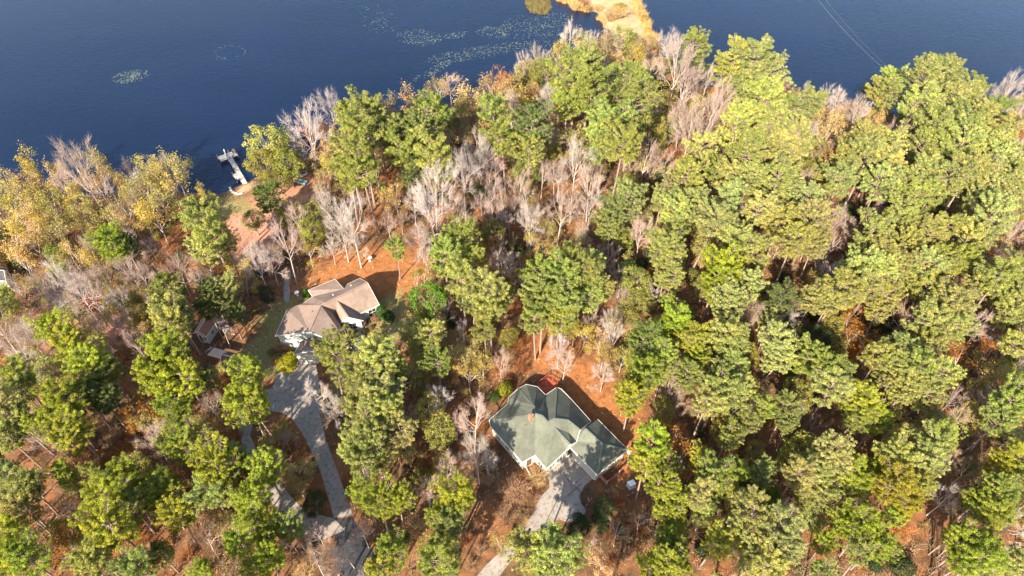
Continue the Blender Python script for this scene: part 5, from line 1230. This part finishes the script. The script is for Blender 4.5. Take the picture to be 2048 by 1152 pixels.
dome = lambda t: math.sqrt(max(0.0, 1 - (2 * t - .9) ** 2 * .95)); cone = lambda t: (1 - t) ** .7 * min(1, t * 8 + .5); egg = lambda t: math.sqrt(max(0, 1 - t ** 2.2)) * min(1, .75 + t)
cone_shrub('rounded_shrub', 'large bright yellow clipped shrub at the drive edge, lower lobe', 576, 735, 1.9, 1.75, (.42, .40, .02), dome)
cone_shrub('rounded_shrub', 'bright yellow clipped shrub at the drive edge, upper lobe', 584, 722, 1.7, 1.3, (.40, .40, .025), dome)
cone_shrub('conical_shrub', 'dark green egg shaped evergreen at the right corner of the tan roofed house', 765, 634, 3.0, 1.15, (.07, .14, .03), egg)
cone_shrub('conical_shrub', 'smaller dark green egg shaped evergreen, outer of the pair by the tan roofed house', 779, 640, 2.4, 1.05, (.06, .125, .03), egg)
cone_shrub('rounded_shrub', 'rounded reddish brown shrub by the front wall of the tan roofed house', 752, 640, 1.4, .95, (.26, .15, .11), dome)
cone_shrub('conical_shrub', 'bright green cone shrub at the rear left corner of the tan roof', 614, 593, 2.2, .9, (.10, .24, .03), cone)
cone_shrub('rounded_shrub', 'low dark green shrub between the wing gable and the yellow shrub', 572, 716, 1.2, 1.1, (.07, .08, .035), dome)
print('COUNTS', sum(1 for t in trees if t[0] == 'P' and t[1] == 'o'), {k: sum(1 for t in trees if t[0] == k) for k in 'PGBAKS'}, 'skipped', n_skip, 'filler', added)

# low leafy growth over the wood floor, far too much to count
gU = np.random.default_rng(99)
def floor_points(N, thin, dens):
    ux = gU.uniform(-200, 200, N); uy = gU.uniform(16, 185, N); keep = land(ux, uy) > .5
    for c in CLEAR: keep &= ~(inside(c, ux, uy) & (gU.random(N) < thin))
    for rp in ROOFS + DRIVES: keep &= ~inside(W2(rp), ux, uy)
    keep &= (wob(ux, uy, 5.2, .7) + gU.normal(size=N) * .9) > dens
    return ux[keep], uy[keep]
DRIVES = [np.array(q, float) for q in ([(556, 745), (600, 700), (640, 720), (660, 870), (706, 1030), (760, 1160), (690, 1160), (660, 1080), (590, 1060), (476, 870), (500, 800)],
                                       [(1133, 910), (1150, 897), (1195, 955), (1165, 1000), (1175, 1030), (1130, 1050), (1010, 1160), (960, 1160), (1050, 1040), (1085, 970)])]
ux, uy = floor_points(13000, .97, -.45); nc = len(ux)
cr = gU.uniform(.45, 1.5, nc); chh = cr * gU.uniform(.5, 1.3, nc)
hue = np.clip(.42 + .30 * wob(ux, uy, 13.0, 2.0) / 1.6 + .26 * gU.normal(size=nc), 0, 1)
per = 44; idx = np.repeat(np.arange(nc), per); n = len(idx)
d = unit(gU.normal(size=(n, 3)) + np.array([0, 0, .5])); d[:, 2] = np.abs(d[:, 2]); rr = gU.uniform(.25, 1.0, n) ** .6
c = np.stack([ux[idx] + d[:, 0] * cr[idx] * rr, uy[idx] + d[:, 1] * cr[idx] * rr, height(ux, uy)[idx] + d[:, 2] * chh[idx] * rr + .04], 1)
v, f = leaves(c, unit(d + gU.normal(size=(n, 3)) * .7), gU.uniform(.08, .2, n), gU.uniform(.04, .09, n), gU)
me = np_mesh('undergrowth', v, f, np.clip(hue[idx] + .1 * gU.normal(size=n), 0, 1))
m = NB('undergrowth leaves'); a = m.n('ShaderNodeAttribute', attribute_name='v')
m.col(m.ramp(a.outputs['Fac'], [(0.0, (.06, .085, .028)), (.22, (.13, .135, .045)), (.42, (.22, .17, .07)), (.58, (.25, .14, .07)), (.78, (.36, .15, .05)), (1.0, (.44, .28, .14))]))
tag(link('undergrowth', me, None, m.m), 'low brown, rust and olive growth and litter over the wood floor', 'undergrowth', None, 'stuff')

# fallen needles, cones and small sticks lying in the clearings
NL = 26000
ux = gU.uniform(-70, 40, NL); uy = gU.uniform(40, 135, NL); keep = land(ux, uy) > .4
for rp in ROOFS + DRIVES: keep &= ~(inside(W2(rp), ux, uy) & (gU.random(NL) < (1.0 if rp is not DRIVES[0] and rp is not DRIVES[1] else .9)))
ux, uy = ux[keep], uy[keep]; n = len(ux)
c = np.stack([ux, uy, height(ux, uy) + .07], 1)
v, f = leaves(c, unit(gU.normal(size=(n, 3)) * .3 + np.array([0, 0, 1.0])), gU.uniform(.08, .45, n), gU.uniform(.025, .09, n), gU)
me = np_mesh('litter', v, f, gU.random(n))
m = NB('litter'); a = m.n('ShaderNodeAttribute', attribute_name='v')
m.col(m.ramp(a.outputs['Fac'], [(0.0, (.10, .06, .035)), (.4, (.25, .11, .045)), (.7, (.42, .19, .07)), (1.0, (.55, .36, .22))]))
tag(link('litter', me, None, m.m), 'fallen needles, leaves and small sticks lying about the clearings', 'leaf litter', None, 'stuff')

# fine dead stems and twigs standing on the wood floor
NT = 30000
ux, uy = floor_points(NT, .98, -.3)
k = 7; ux, uy = np.repeat(ux, k), np.repeat(uy, k); n = len(ux); ta0 = wob(ux, uy, 9.0, .4)
p0 = np.stack([ux, uy, height(ux, uy) - .05], 1) + np.concatenate([gU.normal(size=(n, 2)) * .12, np.zeros((n, 1))], 1); hh = gU.uniform(.5, 2.4, n)
p1 = p0 + np.stack([gU.normal(size=n) * .55, gU.normal(size=n) * .55, hh], 1)
q0 = p0 + (p1 - p0) * gU.uniform(.4, .9, n)[:, None]; q1 = q0 + unit(gU.normal(size=(n, 3)) + np.array([0, 0, .5])) * gU.uniform(.25, .8, n)[:, None]
v, f = tubes(np.concatenate([p0, q0]), np.concatenate([p1, q1]), np.full(2 * n, .017), np.full(2 * n, .008), 3)
ta = np.repeat(np.clip(.5 + .22 * np.tile(ta0, 2) + .2 * gU.normal(size=2 * n), 0, 1), 3)
me = np_mesh('undergrowth', v, f, ta)
m = NB('dead stems'); a = m.n('ShaderNodeAttribute', attribute_name='v')
m.col(m.ramp(a.outputs['Fac'], [(0.0, (.20, .13, .08)), (.4, (.33, .20, .13)), (.7, (.42, .29, .21)), (1.0, (.38, .29, .12))]))
tag(link('undergrowth', me, None, m.m), 'thin dead stems and bare twigs standing over the wood floor', 'undergrowth', None, 'stuff')
